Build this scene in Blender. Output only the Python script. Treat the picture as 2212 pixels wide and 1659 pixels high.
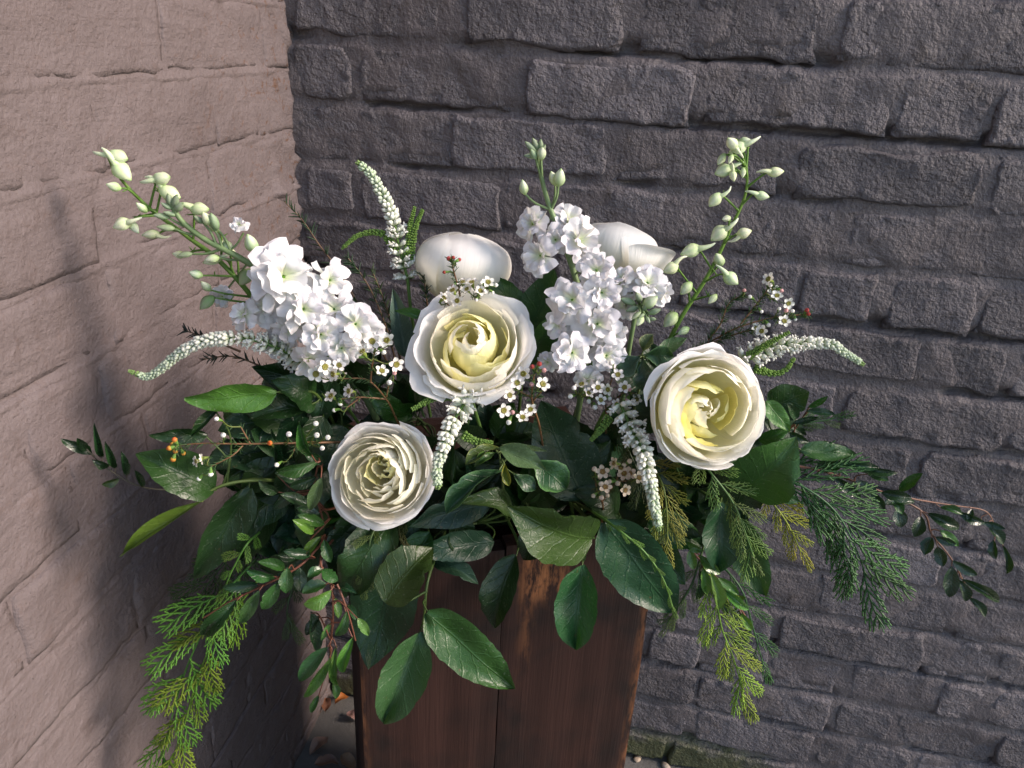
import bpy, math, random
import numpy as np
from math import sin, cos, radians, pi, atan2, sqrt
from mathutils import Vector, Matrix

for _o in list(bpy.data.objects):
    bpy.data.objects.remove(_o)
SC = bpy.context.scene
COL = SC.collection

# ------------------------------------------------------------------ camera
F, CX, CY = 1671.0, 1106.0, 829.5            # measured on the photograph at 2212 px width
PITCH, ROLL = radians(24.0), radians(2.9)
CAM = Vector((0, 0, 1.15))
FWD = Vector((0, cos(PITCH), -sin(PITCH)))
_r0 = Vector((1, 0, 0)); _u0 = _r0.cross(FWD)
RIGHT = _r0 * cos(ROLL) + _u0 * sin(ROLL)
UP = RIGHT.cross(FWD)
cd = bpy.data.cameras.new('camera'); cam = bpy.data.objects.new('camera', cd); COL.objects.link(cam)
cam.matrix_world = Matrix(((RIGHT.x, UP.x, -FWD.x, CAM.x), (RIGHT.y, UP.y, -FWD.y, CAM.y), (RIGHT.z, UP.z, -FWD.z, CAM.z), (0, 0, 0, 1)))
cd.sensor_fit = 'HORIZONTAL'; cd.sensor_width = 36.0; cd.lens = 36.0 * F / 2212.0
cd.clip_start = 0.02; cd.clip_end = 200
SC.camera = cam

# ------------------------------------------------------------------ light
SUN_DIR = Vector((0.80, -0.220, 0.52)).normalized()        # towards the sun: along the back wall from the open right end of the alley
W = bpy.data.worlds.new('World'); SC.world = W; W.use_nodes = True
wn, wl = W.node_tree.nodes, W.node_tree.links
sky = wn.new('ShaderNodeTexSky'); sky.sky_type = 'NISHITA'; sky.sun_disc = False
sky.sun_elevation = math.asin(SUN_DIR.z); sky.sun_rotation = atan2(SUN_DIR.x, SUN_DIR.y)
sky.air_density = 1.0; sky.dust_density = 1.2; sky.ozone_density = 1.3
bg = wn['Background']; bg.inputs['Strength'].default_value = 0.15
wl.new(sky.outputs[0], bg.inputs['Color'])
sd = bpy.data.lights.new('sun', 'SUN'); sun = bpy.data.objects.new('sun', sd); COL.objects.link(sun)
sd.energy = 2.4; sd.angle = radians(15); sd.color = (1.0, 0.83, 0.73)
sun.rotation_euler = SUN_DIR.to_track_quat('Z', 'Y').to_euler()
SC.view_settings.view_transform = 'Standard'; SC.view_settings.look = 'None'
SC.view_settings.gamma = 1.0; SC.view_settings.use_curve_mapping = False
SC.view_settings.exposure = 1.08

# ------------------------------------------------------------------ helpers
RNG = random.Random(7)
NPR = np.random.RandomState(11)
_LAT = NPR.rand(64, 64, 64).astype(np.float32)

def ray(px, py):
    return FWD + RIGHT * ((px - CX) / F) - UP * ((py - CY) / F)

def at(px, py, Y):
    """the point of the place seen at that spot of the photograph, Y metres in front of the camera"""
    d = ray(px, py)
    return CAM + d * (Y / d.y)

def pts(*a):
    return [at(*p) for p in a]

def noise3(x, y, z=0.0):
    x, y, z = np.broadcast_arrays(np.asarray(x, float), np.asarray(y, float), np.asarray(z, float))
    xi, yi, zi = np.floor(x).astype(int), np.floor(y).astype(int), np.floor(z).astype(int)
    fx, fy, fz = x - xi, y - yi, z - zi
    fx = fx * fx * (3 - 2 * fx); fy = fy * fy * (3 - 2 * fy); fz = fz * fz * (3 - 2 * fz)
    g = lambda a, b, c: _LAT[(xi + a) & 63, (yi + b) & 63, (zi + c) & 63]
    l = lambda a, b, t: a + (b - a) * t
    r = l(l(l(g(0, 0, 0), g(1, 0, 0), fx), l(g(0, 1, 0), g(1, 1, 0), fx), fy),
          l(l(g(0, 0, 1), g(1, 0, 1), fx), l(g(0, 1, 1), g(1, 1, 1), fx), fy), fz)
    return r * 2 - 1

def fbm(x, y, z=0.0, o=4):
    r, a, s = 0, 0.5, 1.0
    for k in range(o):
        r = r + a * noise3(np.asarray(x) * s + 13.7 * k, np.asarray(y) * s + 5.1 * k, np.asarray(z) * s + 2.3 * k); a *= 0.5; s *= 2.03
    return r

def sstep(a, b, x):
    t = np.clip((x - a) / (b - a), 0, 1)
    return t * t * (3 - 2 * t)

class MB:
    """collects grids, tubes and beads; build() links them as one mesh object"""
    def __init__(s):
        s.v, s.f, s.uv, s.c, s.n = [], [], [], [], 0
    def add(s, v, f, uv=None, c=(1, 1, 1)):
        v = np.asarray(v, float).reshape(-1, 3); f = np.asarray(f, int)
        m = len(v)
        s.v.append(v); s.f.append(f + s.n); s.n += m
        s.uv.append(np.zeros((m, 2)) if uv is None else np.asarray(uv, float).reshape(-1, 2))
        c = np.asarray(c, float)
        s.c.append(np.broadcast_to(c, (m, 3)) if c.ndim == 1 else c.reshape(-1, 3))
    def grid(s, P, uv=None, c=(1, 1, 1), wrap=False):
        nu, nv = P.shape[:2]
        i = np.arange(nu * nv).reshape(nu, nv)
        j = np.roll(i, -1, axis=1) if wrap else None
        if wrap:
            a, b, cc, d = i[:-1], i[1:], j[1:], j[:-1]
        else:
            a, b, cc, d = i[:-1, :-1], i[1:, :-1], i[1:, 1:], i[:-1, 1:]
        f = np.stack([a.ravel(), b.ravel(), cc.ravel(), d.ravel()], 1)
        if uv is None:
            U, V = np.meshgrid(np.linspace(0, 1, nu), np.linspace(0, 1, nv), indexing='ij'); uv = np.stack([V, U], -1)
        s.add(P, f, uv, c)
    def tube(s, p, r, n=6, c=(1, 1, 1), flat=None):
        p = np.array([tuple(q) for q in p], float); m = len(p)
        r = np.broadcast_to(np.asarray(r, float), (m,))
        t = np.gradient(p, axis=0); t /= np.linalg.norm(t, axis=1)[:, None] + 1e-12
        ref = np.array(flat if flat is not None else (0.31, 0.22, 0.92)); 
        a = np.cross(t, ref); a /= np.linalg.norm(a, axis=1)[:, None] + 1e-9
        b = np.cross(t, a)
        th = np.arange(n) * 2 * pi / n
        fl = 0.45 if flat is not None else 1.0
        P = p[:, None, :] + r[:, None, None] * (a[:, None, :] * np.cos(th)[None, :, None] + fl * b[:, None, :] * np.sin(th)[None, :, None])
        uv = np.stack(np.broadcast_arrays((th / (2 * pi))[None, :], np.linspace(0, 1, m)[:, None]), -1)
        cc = np.asarray(c, float)
        if cc.ndim == 2: cc = np.repeat(cc[:, None, :], n, axis=1)
        s.grid(P, uv, cc, wrap=True)
    def bead(s, p0, p1, r, n=7, m=6, c=(1, 1, 1), c1=None, prof=None):
        """an egg between two points"""
        p0 = np.array(tuple(p0)); p1 = np.array(tuple(p1)); t = np.linspace(0, 1, m)
        rr = r * (np.sin(pi * np.clip(t, 0.02, 0.98)) ** 0.7 if prof is None else np.interp(t, *prof))
        col = np.array(c) if c1 is None else np.array(c)[None] * (1 - t[:, None]) + np.array(c1)[None] * t[:, None]
        s.tube([p0 + (p1 - p0) * k for k in t], rr, n, col if col.ndim == 2 else c)
    def mesh(s, name, mat, smooth=True):
        v = np.concatenate(s.v); uv = np.concatenate(s.uv); c = np.concatenate(s.c)
        quads = [f for f in s.f if len(f) and f.shape[1] == 4]; tris = [f for f in s.f if len(f) and f.shape[1] == 3]
        me = bpy.data.meshes.new(name)
        fq = np.concatenate(quads) if quads else np.zeros((0, 4), int); ft = np.concatenate(tris) if tris else np.zeros((0, 3), int)
        li = np.concatenate([fq.ravel(), ft.ravel()]).astype(np.int32)
        me.vertices.add(len(v)); me.vertices.foreach_set('co', v.astype(np.float32).ravel())
        me.loops.add(len(li)); me.loops.foreach_set('vertex_index', li)
        ls = np.concatenate([np.arange(len(fq)) * 4, len(fq) * 4 + np.arange(len(ft)) * 3]).astype(np.int32)
        me.polygons.add(len(ls)); me.polygons.foreach_set('loop_start', ls)
        me.polygons.foreach_set('use_smooth', np.full(len(ls), smooth))
        me.update(calc_edges=True)
        ul = me.uv_layers.new(name='UVMap'); ul.data.foreach_set('uv', uv[li].astype(np.float32).ravel())
        ca = me.color_attributes.new('tint', 'FLOAT_COLOR', 'POINT')
        ca.data.foreach_set('color', np.concatenate([c, np.ones((len(c), 1))], 1).astype(np.float32).ravel())
        me.materials.append(mat)
        return me

def link(name, me, parent=None, M=None, color=None):
    o = bpy.data.objects.new(name, me); COL.objects.link(o)
    if parent is not None: o.parent = parent
    if M is not None: o.matrix_local = M
    if color is not None: o.color = (*color, 1.0)
    return o

def thing(name, label, cat, loc=(0, 0, 0), group=None):
    o = bpy.data.objects.new(name, None); COL.objects.link(o); o.location = loc
    o.empty_display_size = 0.02
    o['label'] = label; o['category'] = cat
    if group: o['group'] = group
    return o

def off(o):
    """turns world coordinates into those of a thing that is only moved, not turned"""
    return Matrix.Translation(-Vector(o.location))

# ------------------------------------------------------------------ materials
def mat(name, rough=0.6, spec=0.5):
    m = bpy.data.materials.new(name); m.use_nodes = True
    nt = m.node_tree; b = nt.nodes['Principled BSDF']
    b.inputs['Roughness'].default_value = rough; b.inputs['Specular IOR Level'].default_value = spec
    return m, nt, b

def nd(nt, typ, **k):
    n = nt.nodes.new(typ)
    for a, v in k.items():
        if a.startswith('_'):
            setattr(n, a[1:], v)
        else:
            n.inputs[int(a[1:]) if a[0] == 'i' and a[1:].isdigit() else a.replace('__', ' ')].default_value = v
    return n

def math_(nt, op, a, b=None, clamp=False):
    n = nt.nodes.new('ShaderNodeMath'); n.operation = op; n.use_clamp = clamp
    for k, x in enumerate((a, b)):
        if x is None: continue
        if isinstance(x, (int, float)): n.inputs[k].default_value = x
        else: nt.links.new(x, n.inputs[k])
    return n.outputs[0]

def mix(nt, f, a, b, typ='MIX'):
    n = nt.nodes.new('ShaderNodeMix'); n.data_type = 'RGBA'; n.blend_type = typ
    for s, x in ((n.inputs[0], f), (n.inputs[6], a), (n.inputs[7], b)):
        if isinstance(x, (int, float)): s.default_value = x
        elif isinstance(x, tuple): s.default_value = (*x[:3], 1)
        else: nt.links.new(x, s)
    return n.outputs[2]

def ramp(nt, f, stops):
    n = nt.nodes.new('ShaderNodeValToRGB'); e = n.color_ramp.elements
    while len(e) < len(stops): e.new(0.5)
    for k, (p, c) in enumerate(stops):
        e[k].position = p; e[k].color = (*c, 1) if isinstance(c, tuple) else (c, c, c, 1)
    nt.links.new(f, n.inputs[0]); return n.outputs[0]

def noise_tex(nt, vec, scale, detail=4, rough=0.6, dist=0.0):
    n = nt.nodes.new('ShaderNodeTexNoise'); n.inputs['Scale'].default_value = scale; n.inputs['Detail'].default_value = detail
    n.inputs['Roughness'].default_value = rough; n.inputs['Distortion'].default_value = dist
    nt.links.new(vec, n.inputs['Vector']); return n.outputs['Fac']

def bump(nt, h, dist, strength=1.0, prev=None):
    n = nt.nodes.new('ShaderNodeBump'); n.inputs['Strength'].default_value = strength; n.inputs['Distance'].default_value = dist
    nt.links.new(h, n.inputs['Height'])
    if prev is not None: nt.links.new(prev, n.inputs['Normal'])
    return n.outputs[0]

def world_pos(nt):
    return nt.nodes.new('ShaderNodeNewGeometry').outputs['Position']

def scaled(nt, v, s):
    n = nt.nodes.new('ShaderNodeMapping'); n.inputs['Scale'].default_value = s; nt.links.new(v, n.inputs['Vector']); return n.outputs[0]

def paint_mat(name, c0, c1, dirt, grain, grain_d, mossy=False, pits=0.0):
    m, nt, b = mat(name, 0.72, 0.35)
    p = world_pos(nt)
    big = noise_tex(nt, p, 6, 5, 0.6); mid = noise_tex(nt, p, 38, 5, 0.65, 0.6); fine = noise_tex(nt, p, grain, 4, 0.6); speck = noise_tex(nt, p, 150, 3, 0.6)
    col = mix(nt, ramp(nt, big, [(0.35, 0.0), (0.65, 1.0)]), c0, c1)
    col = mix(nt, math_(nt, 'MULTIPLY', ramp(nt, mid, [(0.56, 0.0), (0.72, 1.0)]), 0.55), col, dirt)
    col = mix(nt, math_(nt, 'MULTIPLY', ramp(nt, speck, [(0.62, 0.0), (0.74, 1.0)]), 0.35), col, tuple(min(1, x * 1.25) for x in c1))
    rnd = nt.nodes.new('ShaderNodeObjectInfo').outputs['Random']
    tone = math_(nt, 'ADD', 0.82, math_(nt, 'MULTIPLY', rnd, 0.34)) if not pits else math_(nt, 'ADD', 0.97, math_(nt, 'MULTIPLY', rnd, 0.06))
    tv = nt.nodes.new('ShaderNodeCombineColor')
    for q_ in range(3): nt.links.new(tone, tv.inputs[q_])
    col = mix(nt, 1.0, col, tv.outputs[0], 'MULTIPLY')
    if pits:
        pn = noise_tex(nt, p, 70, 4, 0.7, 1.0)
        sx = nt.nodes.new('ShaderNodeSeparateXYZ'); nt.links.new(p, sx.inputs[0])
        near = math_(nt, 'MULTIPLY', ramp(nt, math_(nt, 'SUBTRACT', sx.outputs['Y'], 0.2), [(0.62, 0.12), (0.9, 1.0)]), 1.0)
        pm = math_(nt, 'MULTIPLY', math_(nt, 'MULTIPLY', ramp(nt, pn, [(0.575, 0.0), (0.64, 1.0)]), near), pits)
        col = mix(nt, pm, col, (0.11, 0.055, 0.03))
    pore = ramp(nt, noise_tex(nt, p, 190, 3, 0.65), [(0.67, 0.0), (0.73, 1.0)])
    col = mix(nt, math_(nt, 'MULTIPLY', pore, 0.6), col, tuple(x * 0.35 for x in dirt))
    if mossy:
        sx = nt.nodes.new('ShaderNodeSeparateXYZ'); nt.links.new(p, sx.inputs[0])
        mz = math_(nt, 'SUBTRACT', 1.0, math_(nt, 'MULTIPLY', sx.outputs['Z'], 9.5))
        right_fade = math_(nt, 'MULTIPLY', math_(nt, 'SUBTRACT', sx.outputs['X'], 0.42), 3.2, True)
        mz = math_(nt, 'SUBTRACT', mz, right_fade)
        mn = noise_tex(nt, p, 22, 5, 0.7)
        mm = ramp(nt, math_(nt, 'MULTIPLY', math_(nt, 'ADD', mz, mn), 0.5, True), [(0.38, 0.0), (0.55, 0.8)])
        col = mix(nt, mm, col, (0.075, 0.085, 0.025))
    nt.links.new(col, b.inputs['Base Color'])
    nrm = bump(nt, mid, 0.0025 if pits else 0.006, 0.6)
    if pits:
        sp_ = nt.nodes.new('ShaderNodeMapping'); sp_.inputs['Rotation'].default_value = (radians(28), 0, 0); sp_.inputs['Scale'].default_value = (20, 14, 95); nt.links.new(p, sp_.inputs['Vector'])
        nrm = bump(nt, noise_tex(nt, sp_.outputs[0], 1.0, 4, 0.6, 0.8), 0.0028, 0.5, nrm)
    nrm = bump(nt, speck, grain_d * 1.6, 0.7, nrm)
    nrm = bump(nt, fine, grain_d, 0.9, nrm)
    nt.links.new(nrm, b.inputs['Normal'])
    nt.links.new(math_(nt, 'ADD', 0.60 if pits else 0.40, math_(nt, 'MULTIPLY', fine, 0.3)), b.inputs['Roughness'])
    return m

M_BACK = paint_mat('grey_masonry_paint', (0.106, 0.095, 0.099), (0.160, 0.145, 0.151), (0.054, 0.043, 0.038), 230, 0.0050, mossy=True)
M_JOINT = paint_mat('grey_painted_mortar', (0.104, 0.089, 0.089), (0.134, 0.117, 0.117), (0.050, 0.037, 0.029), 240, 0.0024, mossy=True)
M_LEFT = paint_mat('taupe_masonry_paint', (0.124, 0.100, 0.098), (0.146, 0.119, 0.117), (0.082, 0.060, 0.054), 240, 0.0016, pits=0.9)

# ------------------------------------------------------------------ ground
def concrete():
    m, nt, b = mat('worn_concrete', 0.8, 0.3)
    p = world_pos(nt)
    n1 = noise_tex(nt, p, 9, 6, 0.65); n2 = noise_tex(nt, p, 160, 4, 0.7)
    nt.links.new(mix(nt, n1, (0.075, 0.072, 0.066), (0.15, 0.145, 0.135)), b.inputs['Base Color'])
    nt.links.new(bump(nt, n2, 0.002, 0.7, bump(nt, n1, 0.01, 0.5)), b.inputs['Normal'])
    return m
M_CONC = concrete()
mb = MB()
_x = np.concatenate([[-40], np.linspace(-1.5, 2.5, 60), [40]]); _y = np.concatenate([[-40], np.linspace(-1.0, 1.5, 50), [40]])
X, Y = np.meshgrid(_x, _y, indexing='ij')
mb.grid(np.stack([X, Y, 0.003 * fbm(X * 6, Y * 6)], -1))
ground = link('ground', mb.mesh('ground', M_CONC)); ground['kind'] = 'structure'

# ------------------------------------------------------------------ the two painted brick walls
A_BACK, A_LEFT = radians(11.0), radians(8.0)
CORNER = Vector((-0.3163, 1.1015, 0))
E_BACK = Vector((cos(A_BACK), -sin(A_BACK), 0)); N_BACK = Vector((-sin(A_BACK), -cos(A_BACK), 0))
E_LEFT = Vector((-sin(A_LEFT), -cos(A_LEFT), 0)); N_LEFT = Vector((cos(A_LEFT), -sin(A_LEFT), 0))
ROW = 0.0768

def wall_s(px, z):
    """how far along the back wall, at height z, the photograph's column px lies"""
    a = (CORNER + Vector((0, 0, z)) - CAM); k = (px - CX) / F
    den = E_BACK.dot(RIGHT) - k * E_BACK.dot(FWD)
    return (k * a.dot(FWD) - a.dot(RIGHT)) / den

def relief(Ew, Nw, S, Z, H):
    return np.stack([CORNER.x + Ew.x * S + Nw.x * H, CORNER.y + Ew.y * S + Nw.y * H, Z], -1)

def brick_mesh(Ew, Nw, s0, s1, z0, z1, seed, proud, soft, rough_amp, material, step, wob):
    """one brick: an uneven, worn face that falls back into the joint on all sides"""
    L, Hh = s1 - s0, z1 - z0
    nu, nv = max(6, int(L / step)), max(6, int(Hh / step))
    u = np.concatenate([[0.0], np.linspace(0.0, L, nu), [L]]); v = np.concatenate([[0.0], np.linspace(0, Hh, nv), [Hh]])
    U, V = np.meshgrid(u, v, indexing='ij')
    S = s0 + U; Z = z0 + V
    ds = np.minimum(U, L - U); dz = np.minimum(V, Hh - V)
    edge = np.minimum(ds, dz)
    # worn outline: the rim wanders
    j = np.exp(-edge / 0.02)
    S = S + j * wob * fbm(S * 22, Z * 22, seed * 3.1, 4); Z = Z + j * wob * 0.9 * fbm(S * 22 + 40, Z * 22, seed * 3.1, 4)
    d = edge + 0.006 * fbm(S * 40, Z * 40, seed * 1.7, 4) * soft / 0.006
    cr = 0.012 + 0.008 * noise3(seed, 3.3)                          # rounded corners
    dc = cr - np.hypot(np.maximum(cr - ds, 0), np.maximum(cr - dz, 0)); d = np.minimum(d, np.where((ds < cr) & (dz < cr), dc, d))
    h = proud * sstep(0.0, soft * 2, d)
    h = h + rough_amp * fbm(S * 30, Z * 30, seed * 0.7, 5) + 0.28 * rough_amp * fbm(S * 110, Z * 110, seed, 4) + 0.0016 * sstep(0.10, 0.30, fbm(S * 45 + 9, Z * 60, seed * 2.7, 4)) * sstep(0.03, 0.0, edge)
    h = h + (U / L - 0.5) * 0.004 * noise3(seed * 1.3, 1.1) + (V / Hh - 0.5) * 0.004 * noise3(seed * 2.3, 7.1)
    chip = sstep(0.30, 0.5, fbm(S * 16, Z * 16, seed * 5.0, 3)) * sstep(0.02, 0.0, edge)
    h = h - chip * proud * 0.9
    h = np.maximum(h, 0.0003)
    h[0, :] = h[-1, :] = -0.008; h[:, 0] = h[:, -1] = -0.008
    b = MB(); b.grid(relief(Ew, Nw, S, Z, h)); return b.mesh('brick', material)

back = thing('brick_wall', 'dark grey painted rough brick wall facing the camera behind the flowers', 'wall', CORNER)
left = thing('brick_wall', 'pinkish taupe smoothly painted brick wall running along the left side', 'wall', CORNER)

def mortar(parent, Ew, Nw, smax, z_first, amp, material, seed, step, gap, flush, drip, crack):
    """the joints: struck sloping, flush with the brick below and drawn back under the brick above"""
    s = np.arange(-0.03, smax, step); z = [-0.01]
    for k in range(14, -7, -1):
        zt = z_first - k * ROW
        if zt - ROW + gap > 0.0: z += list(np.linspace(max(zt - ROW + gap, 0.001), zt - 0.004, 9))
        z += list(np.linspace(zt - 0.002, zt + gap, 6)[:-1])
    z = np.unique(np.round(np.array(sorted(z)), 5)); z = np.concatenate([z[z < 1.66], [4.6]])
    S, Z = np.meshgrid(s, z, indexing='ij')
    Zw = Z + 0.004 * fbm(S * 12, Z * 5, seed + 3, 4) + drip * np.maximum(0, fbm(S * 60, Z * 3, seed + 5, 3))
    ph = (z_first - Zw) % ROW                                       # distance below the top edge of the row
    up_ = ROW - ph                                                  # 0 at the top of a brick, gap at the foot of the one above
    slope = np.where(up_ < gap * 1.5, 1 - np.clip(up_ / gap, 0, 1), 1.7 if parent is back else 0.35)
    H = flush * slope * (0.75 + 0.6 * fbm(S * 14, Z * 14, seed + 7, 3)) + amp * fbm(S * 30, Z * 40, seed, 5) + amp * 1.2 * np.maximum(0, fbm(S * 9, Z * 14, seed + 9, 3))
    under = sstep(gap - 0.006, gap - 0.001, up_) * sstep(gap + 0.012, gap + 0.006, up_)      # the open slits that run under some bricks
    H = H - crack * under * sstep(0.02, 0.22, fbm(S * 6.5, np.floor((z_first - Z) / ROW) * 7.7, seed + 2, 3))
    if parent is left: H = H + sstep(0.16, 0.0, S) * (0.35 + 0.65 * sstep(0.10, 0.0, np.abs(Z - 0.96))) * 0.032 * np.maximum(0, fbm(S * 60, Z * 60, 31.0, 5) - 0.03)
    H[:, -1] = 0
    b = MB(); b.grid(relief(Ew, Nw, S, Z, H)); link('mortar', b.mesh('mortar', material), parent, off(parent))

mortar(back, E_BACK, N_BACK, 1.95, 1.132, 0.0036, M_JOINT, 4.2, 0.0042, 0.0110, 0.0026, 0.006, 0.016)
mortar(left, E_LEFT, N_LEFT, 1.75, 1.098, 0.0030, M_LEFT, 8.8, 0.008, 0.009, 0.0030, 0.002, 0.006)

# rows of the back wall, top edge at 1.132 - k rows; upright joints where the photograph shows them (its columns)
JOINTS = {-1: [(622, 637), (957, 1010), (1349, 1382), (1771, 1815), (1912, 1930)], 0: [(614, 629), (762, 780), (1106, 1132), (1500, 1522), (1927, 1940)],
          1: [(640, 652), (973, 981), (1312, 1338), (1688, 1724), (2115, 2140)], 2: [(645, 660), (770, 782), (1085, 1094), (1431, 1441), (1677, 1683), (1808, 1838)],
          3: [(650, 664), (860, 872), (1190, 1202), (1460, 1475), (1716, 1730), (1886, 1922), (2100, 2112)], 4: [(652, 668), (1000, 1012), (1300, 1312), (1640, 1652), (1977, 1996)],
          5: [(655, 670), (1250, 1262), (1560, 1572), (1802, 1824), (2166, 2180)], 6: [(655, 670), (1200, 1212), (1430, 1442), (1620, 1630), (1958, 1984)],
          7: [(655, 670), (1380, 1392), (1610, 1622), (1842, 1856), (2090, 2104)], 8: [(655, 670), (1300, 1312), (1478, 1492), (1690, 1702), (2030, 2044)],
          9: [(655, 670), (1390, 1400), (1590, 1604), (1755, 1768), (1906, 1916), (2050, 2078)], 10: [(655, 670), (1440, 1452), (1665, 1678), (1990, 2000), (2140, 2152)],
          11: [(655, 670), (1390, 1400), (1512, 1522), (1660, 1663), (1812, 1838), (2010, 2020), (2118, 2136)], 12: [(655, 670), (1500, 1508), (1622, 1636), (1790, 1800), (1920, 1936), (2140, 2150)],
          13: [(655, 670), (1480, 1498), (1755, 1768), (1960, 1972), (2150, 2160)]}
rr = random.Random(5)
for k in range(-6, 15):
    ztop = 1.132 - k * ROW
    zb = max(ztop - ROW + 0.0110, 0.004)
    if ztop - zb < 0.02: continue
    sp = []
    if k in JOINTS:
        js = [(wall_s(a, (ztop + zb) / 2), wall_s(b, (ztop + zb) / 2)) for a, b in JOINTS[k]]
        for q in range(len(js) - 1): sp.append((js[q][1], js[q + 1][0]))
        s = js[-1][1]
    else:
        s = 0.006 + rr.uniform(-0.08, 0)
    while s < 1.9:
        l = rr.choice((0.205, 0.2, 0.21, 0.1)) + rr.uniform(-0.006, 0.006)
        sp.append((max(s, 0.006), s + l)); s += l + rr.uniform(0.008, 0.014)
    for (a, b_) in sp:
        if b_ - a < 0.03: continue
        dz = rr.uniform(-0.003, 0.003)
        me = brick_mesh(E_BACK, N_BACK, a, b_, zb + dz + rr.uniform(-0.002, 0.003), ztop + dz, rr.uniform(0, 60), 0.0048 + rr.uniform(-0.0026, 0.003), 0.0011, 0.0028, M_BACK, 0.0029, 0.0115)
        link('brick', me, back, off(back))
for k in range(-6, 15):
    ztop = 1.098 - k * ROW
    zb = max(ztop - ROW + 0.006, 0.004)
    s = rr.uniform(-0.1, 0.0)
    while s < 1.7:
        l = rr.choice((0.205, 0.2, 0.21, 0.1)) + rr.uniform(-0.006, 0.006)
        a = max(s, 0.004)
        if s + l - a > 0.03:
            me = brick_mesh(E_LEFT, N_LEFT, a, s + l, zb + rr.uniform(-0.002, 0.002), ztop + rr.uniform(-0.002, 0.002), rr.uniform(0, 60), 0.0016 + rr.uniform(-0.0013, 0.0016), 0.0040, 0.0036, M_LEFT, 0.0048, 0.008)
            link('brick', me, left, off(left))
        s += l + rr.uniform(0.002, 0.005)

# ------------------------------------------------------------------ wooden planter box
def wood_mat(name, a, b2, worn):
    m, nt, b = mat(name, 0.55, 0.4)
    tc = nt.nodes.new('ShaderNodeTexCoord').outputs['Object']
    g = noise_tex(nt, scaled(nt, tc, (60, 60, 2.2)), 1.0, 6, 0.65, 0.6)
    g2 = noise_tex(nt, scaled(nt, tc, (240, 240, 9)), 1.0, 4, 0.6)
    blot = noise_tex(nt, tc, 9, 4, 0.6, 0.5)
    col = mix(nt, g, a, b2)
    col = mix(nt, math_(nt, 'MULTIPLY', ramp(nt, blot, [(0.42, 0.0), (0.60, 1.0)]), 0.8), col, tuple(x * 0.35 for x in a))
    at_ = nt.nodes.new('ShaderNodeAttribute'); at_.attribute_name = 'tint'
    sep = nt.nodes.new('ShaderNodeSeparateColor'); nt.links.new(at_.outputs['Color'], sep.inputs[0])
    w = math_(nt, 'MULTIPLY', sep.outputs['Red'], ramp(nt, noise_tex(nt, scaled(nt, tc, (90, 90, 24)), 1.0, 4, 0.7), [(0.42, 0.0), (0.58, 1.0)]))
    col = mix(nt, w, col, worn)
    nt.links.new(col, b.inputs['Base Color'])
    nt.links.new(bump(nt, g2, 0.0012, 0.6, bump(nt, g, 0.003, 0.5)), b.inputs['Normal'])
    nt.links.new(math_(nt, 'ADD', 0.38, math_(nt, 'MULTIPLY', g, 0.35)), b.inputs['Roughness'])
    return m
M_WOOD = wood_mat('dark_stained_wood', (0.0080, 0.0030, 0.0020), (0.034, 0.0105, 0.0060), (0.26, 0.105, 0.04))
BOX_ROT = radians(16); BOX_W, BOX_D, BOX_H = 0.297, 0.27, 0.715
BX = Vector((cos(BOX_ROT), sin(BOX_ROT), 0)); BY = Vector((-sin(BOX_ROT), cos(BOX_ROT), 0))
BOX0 = Vector((-0.131, 0.562, 0))                                   # front left foot
box = thing('wooden_planter', 'tall dark stained wooden planter box holding the flowers', 'planter', BOX0)
def plank(w, h, t, seed, worn_fn, wav=0.0012):
    """an upright board, its front facing -Y, with softened and slightly waney edges"""
    nu, nv = 26, 60
    x = np.linspace(0, w, nu); z = np.linspace(0.002, h, nv)
    Xg, Zg = np.meshgrid(x, z, indexing='ij')
    e = np.minimum(np.minimum(Xg, w - Xg), np.minimum(h - Zg, 1))
    dep = 0.0016 * (1 - sstep(0, 0.003, e)) + wav * fbm(Xg * 30, Zg * 5, seed, 4)
    Xg2 = Xg + np.where((Xg < 1e-6) | (Xg > w - 1e-6), 0.0018 * fbm(Zg * 18, seed, 2.2, 4), 0)
    b = MB()
    wn_ = np.stack([worn_fn(Xg, Zg, e)] * 3, -1)
    fr = np.stack([Xg2, dep, Zg], -1)
    b.grid(fr, None, wn_.reshape(-1, 3))
    bk = np.stack([Xg2, np.full_like(Xg, t), Zg], -1)
    b.grid(bk[::-1], None, wn_[::-1].reshape(-1, 3))
    for k in (0, -1):
        b.grid(np.stack([bk[k], fr[k]], 0) if k == 0 else np.stack([fr[k], bk[k]], 0), None, np.stack([wn_[k], wn_[k]], 0).reshape(-1, 3))
        b.grid(np.stack([fr[:, k], bk[:, k]], 0) if k == 0 else np.stack([bk[:, k], fr[:, k]], 0), None, np.stack([wn_[:, k], wn_[:, k]], 0).reshape(-1, 3))
    return b.mesh('plank', M_WOOD)
def wornf(edge_l, edge_r, top):
    def f(x, z, e):
        r = np.zeros_like(x)
        if edge_l: r = np.maximum(r, edge_l * sstep(0.008, 0.0, x))
        if edge_r: r = np.maximum(r, edge_r * sstep(0.012, 0.0, x.max() - x))
        if top: r = np.maximum(r, top * sstep(0.034, 0.006, np.abs(x - x.max() + 0.116)) * (sstep(0.635, 0.665, z) + 0.45 * sstep(0.53, 0.60, z) * sstep(0.012, 0.0, np.abs(x - x.max() + 0.135))))
        return r
    return f
RB = Matrix.Rotation(BOX_ROT, 4, 'Z')
T_ = 0.019
w1 = 0.138
link('plank', plank(w1, BOX_H - 0.004, T_, 3.3, wornf(0.35, 0.0, 0.0)), box, RB @ Matrix.Translation((0, 0, 0)))
link('plank', plank(BOX_W - w1 - 0.0012, BOX_H, T_, 9.1, wornf(0.0, 0.40, 1.0)), box, RB @ Matrix.Translation((w1 + 0.0012, 0.0006, 0)))
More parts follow.
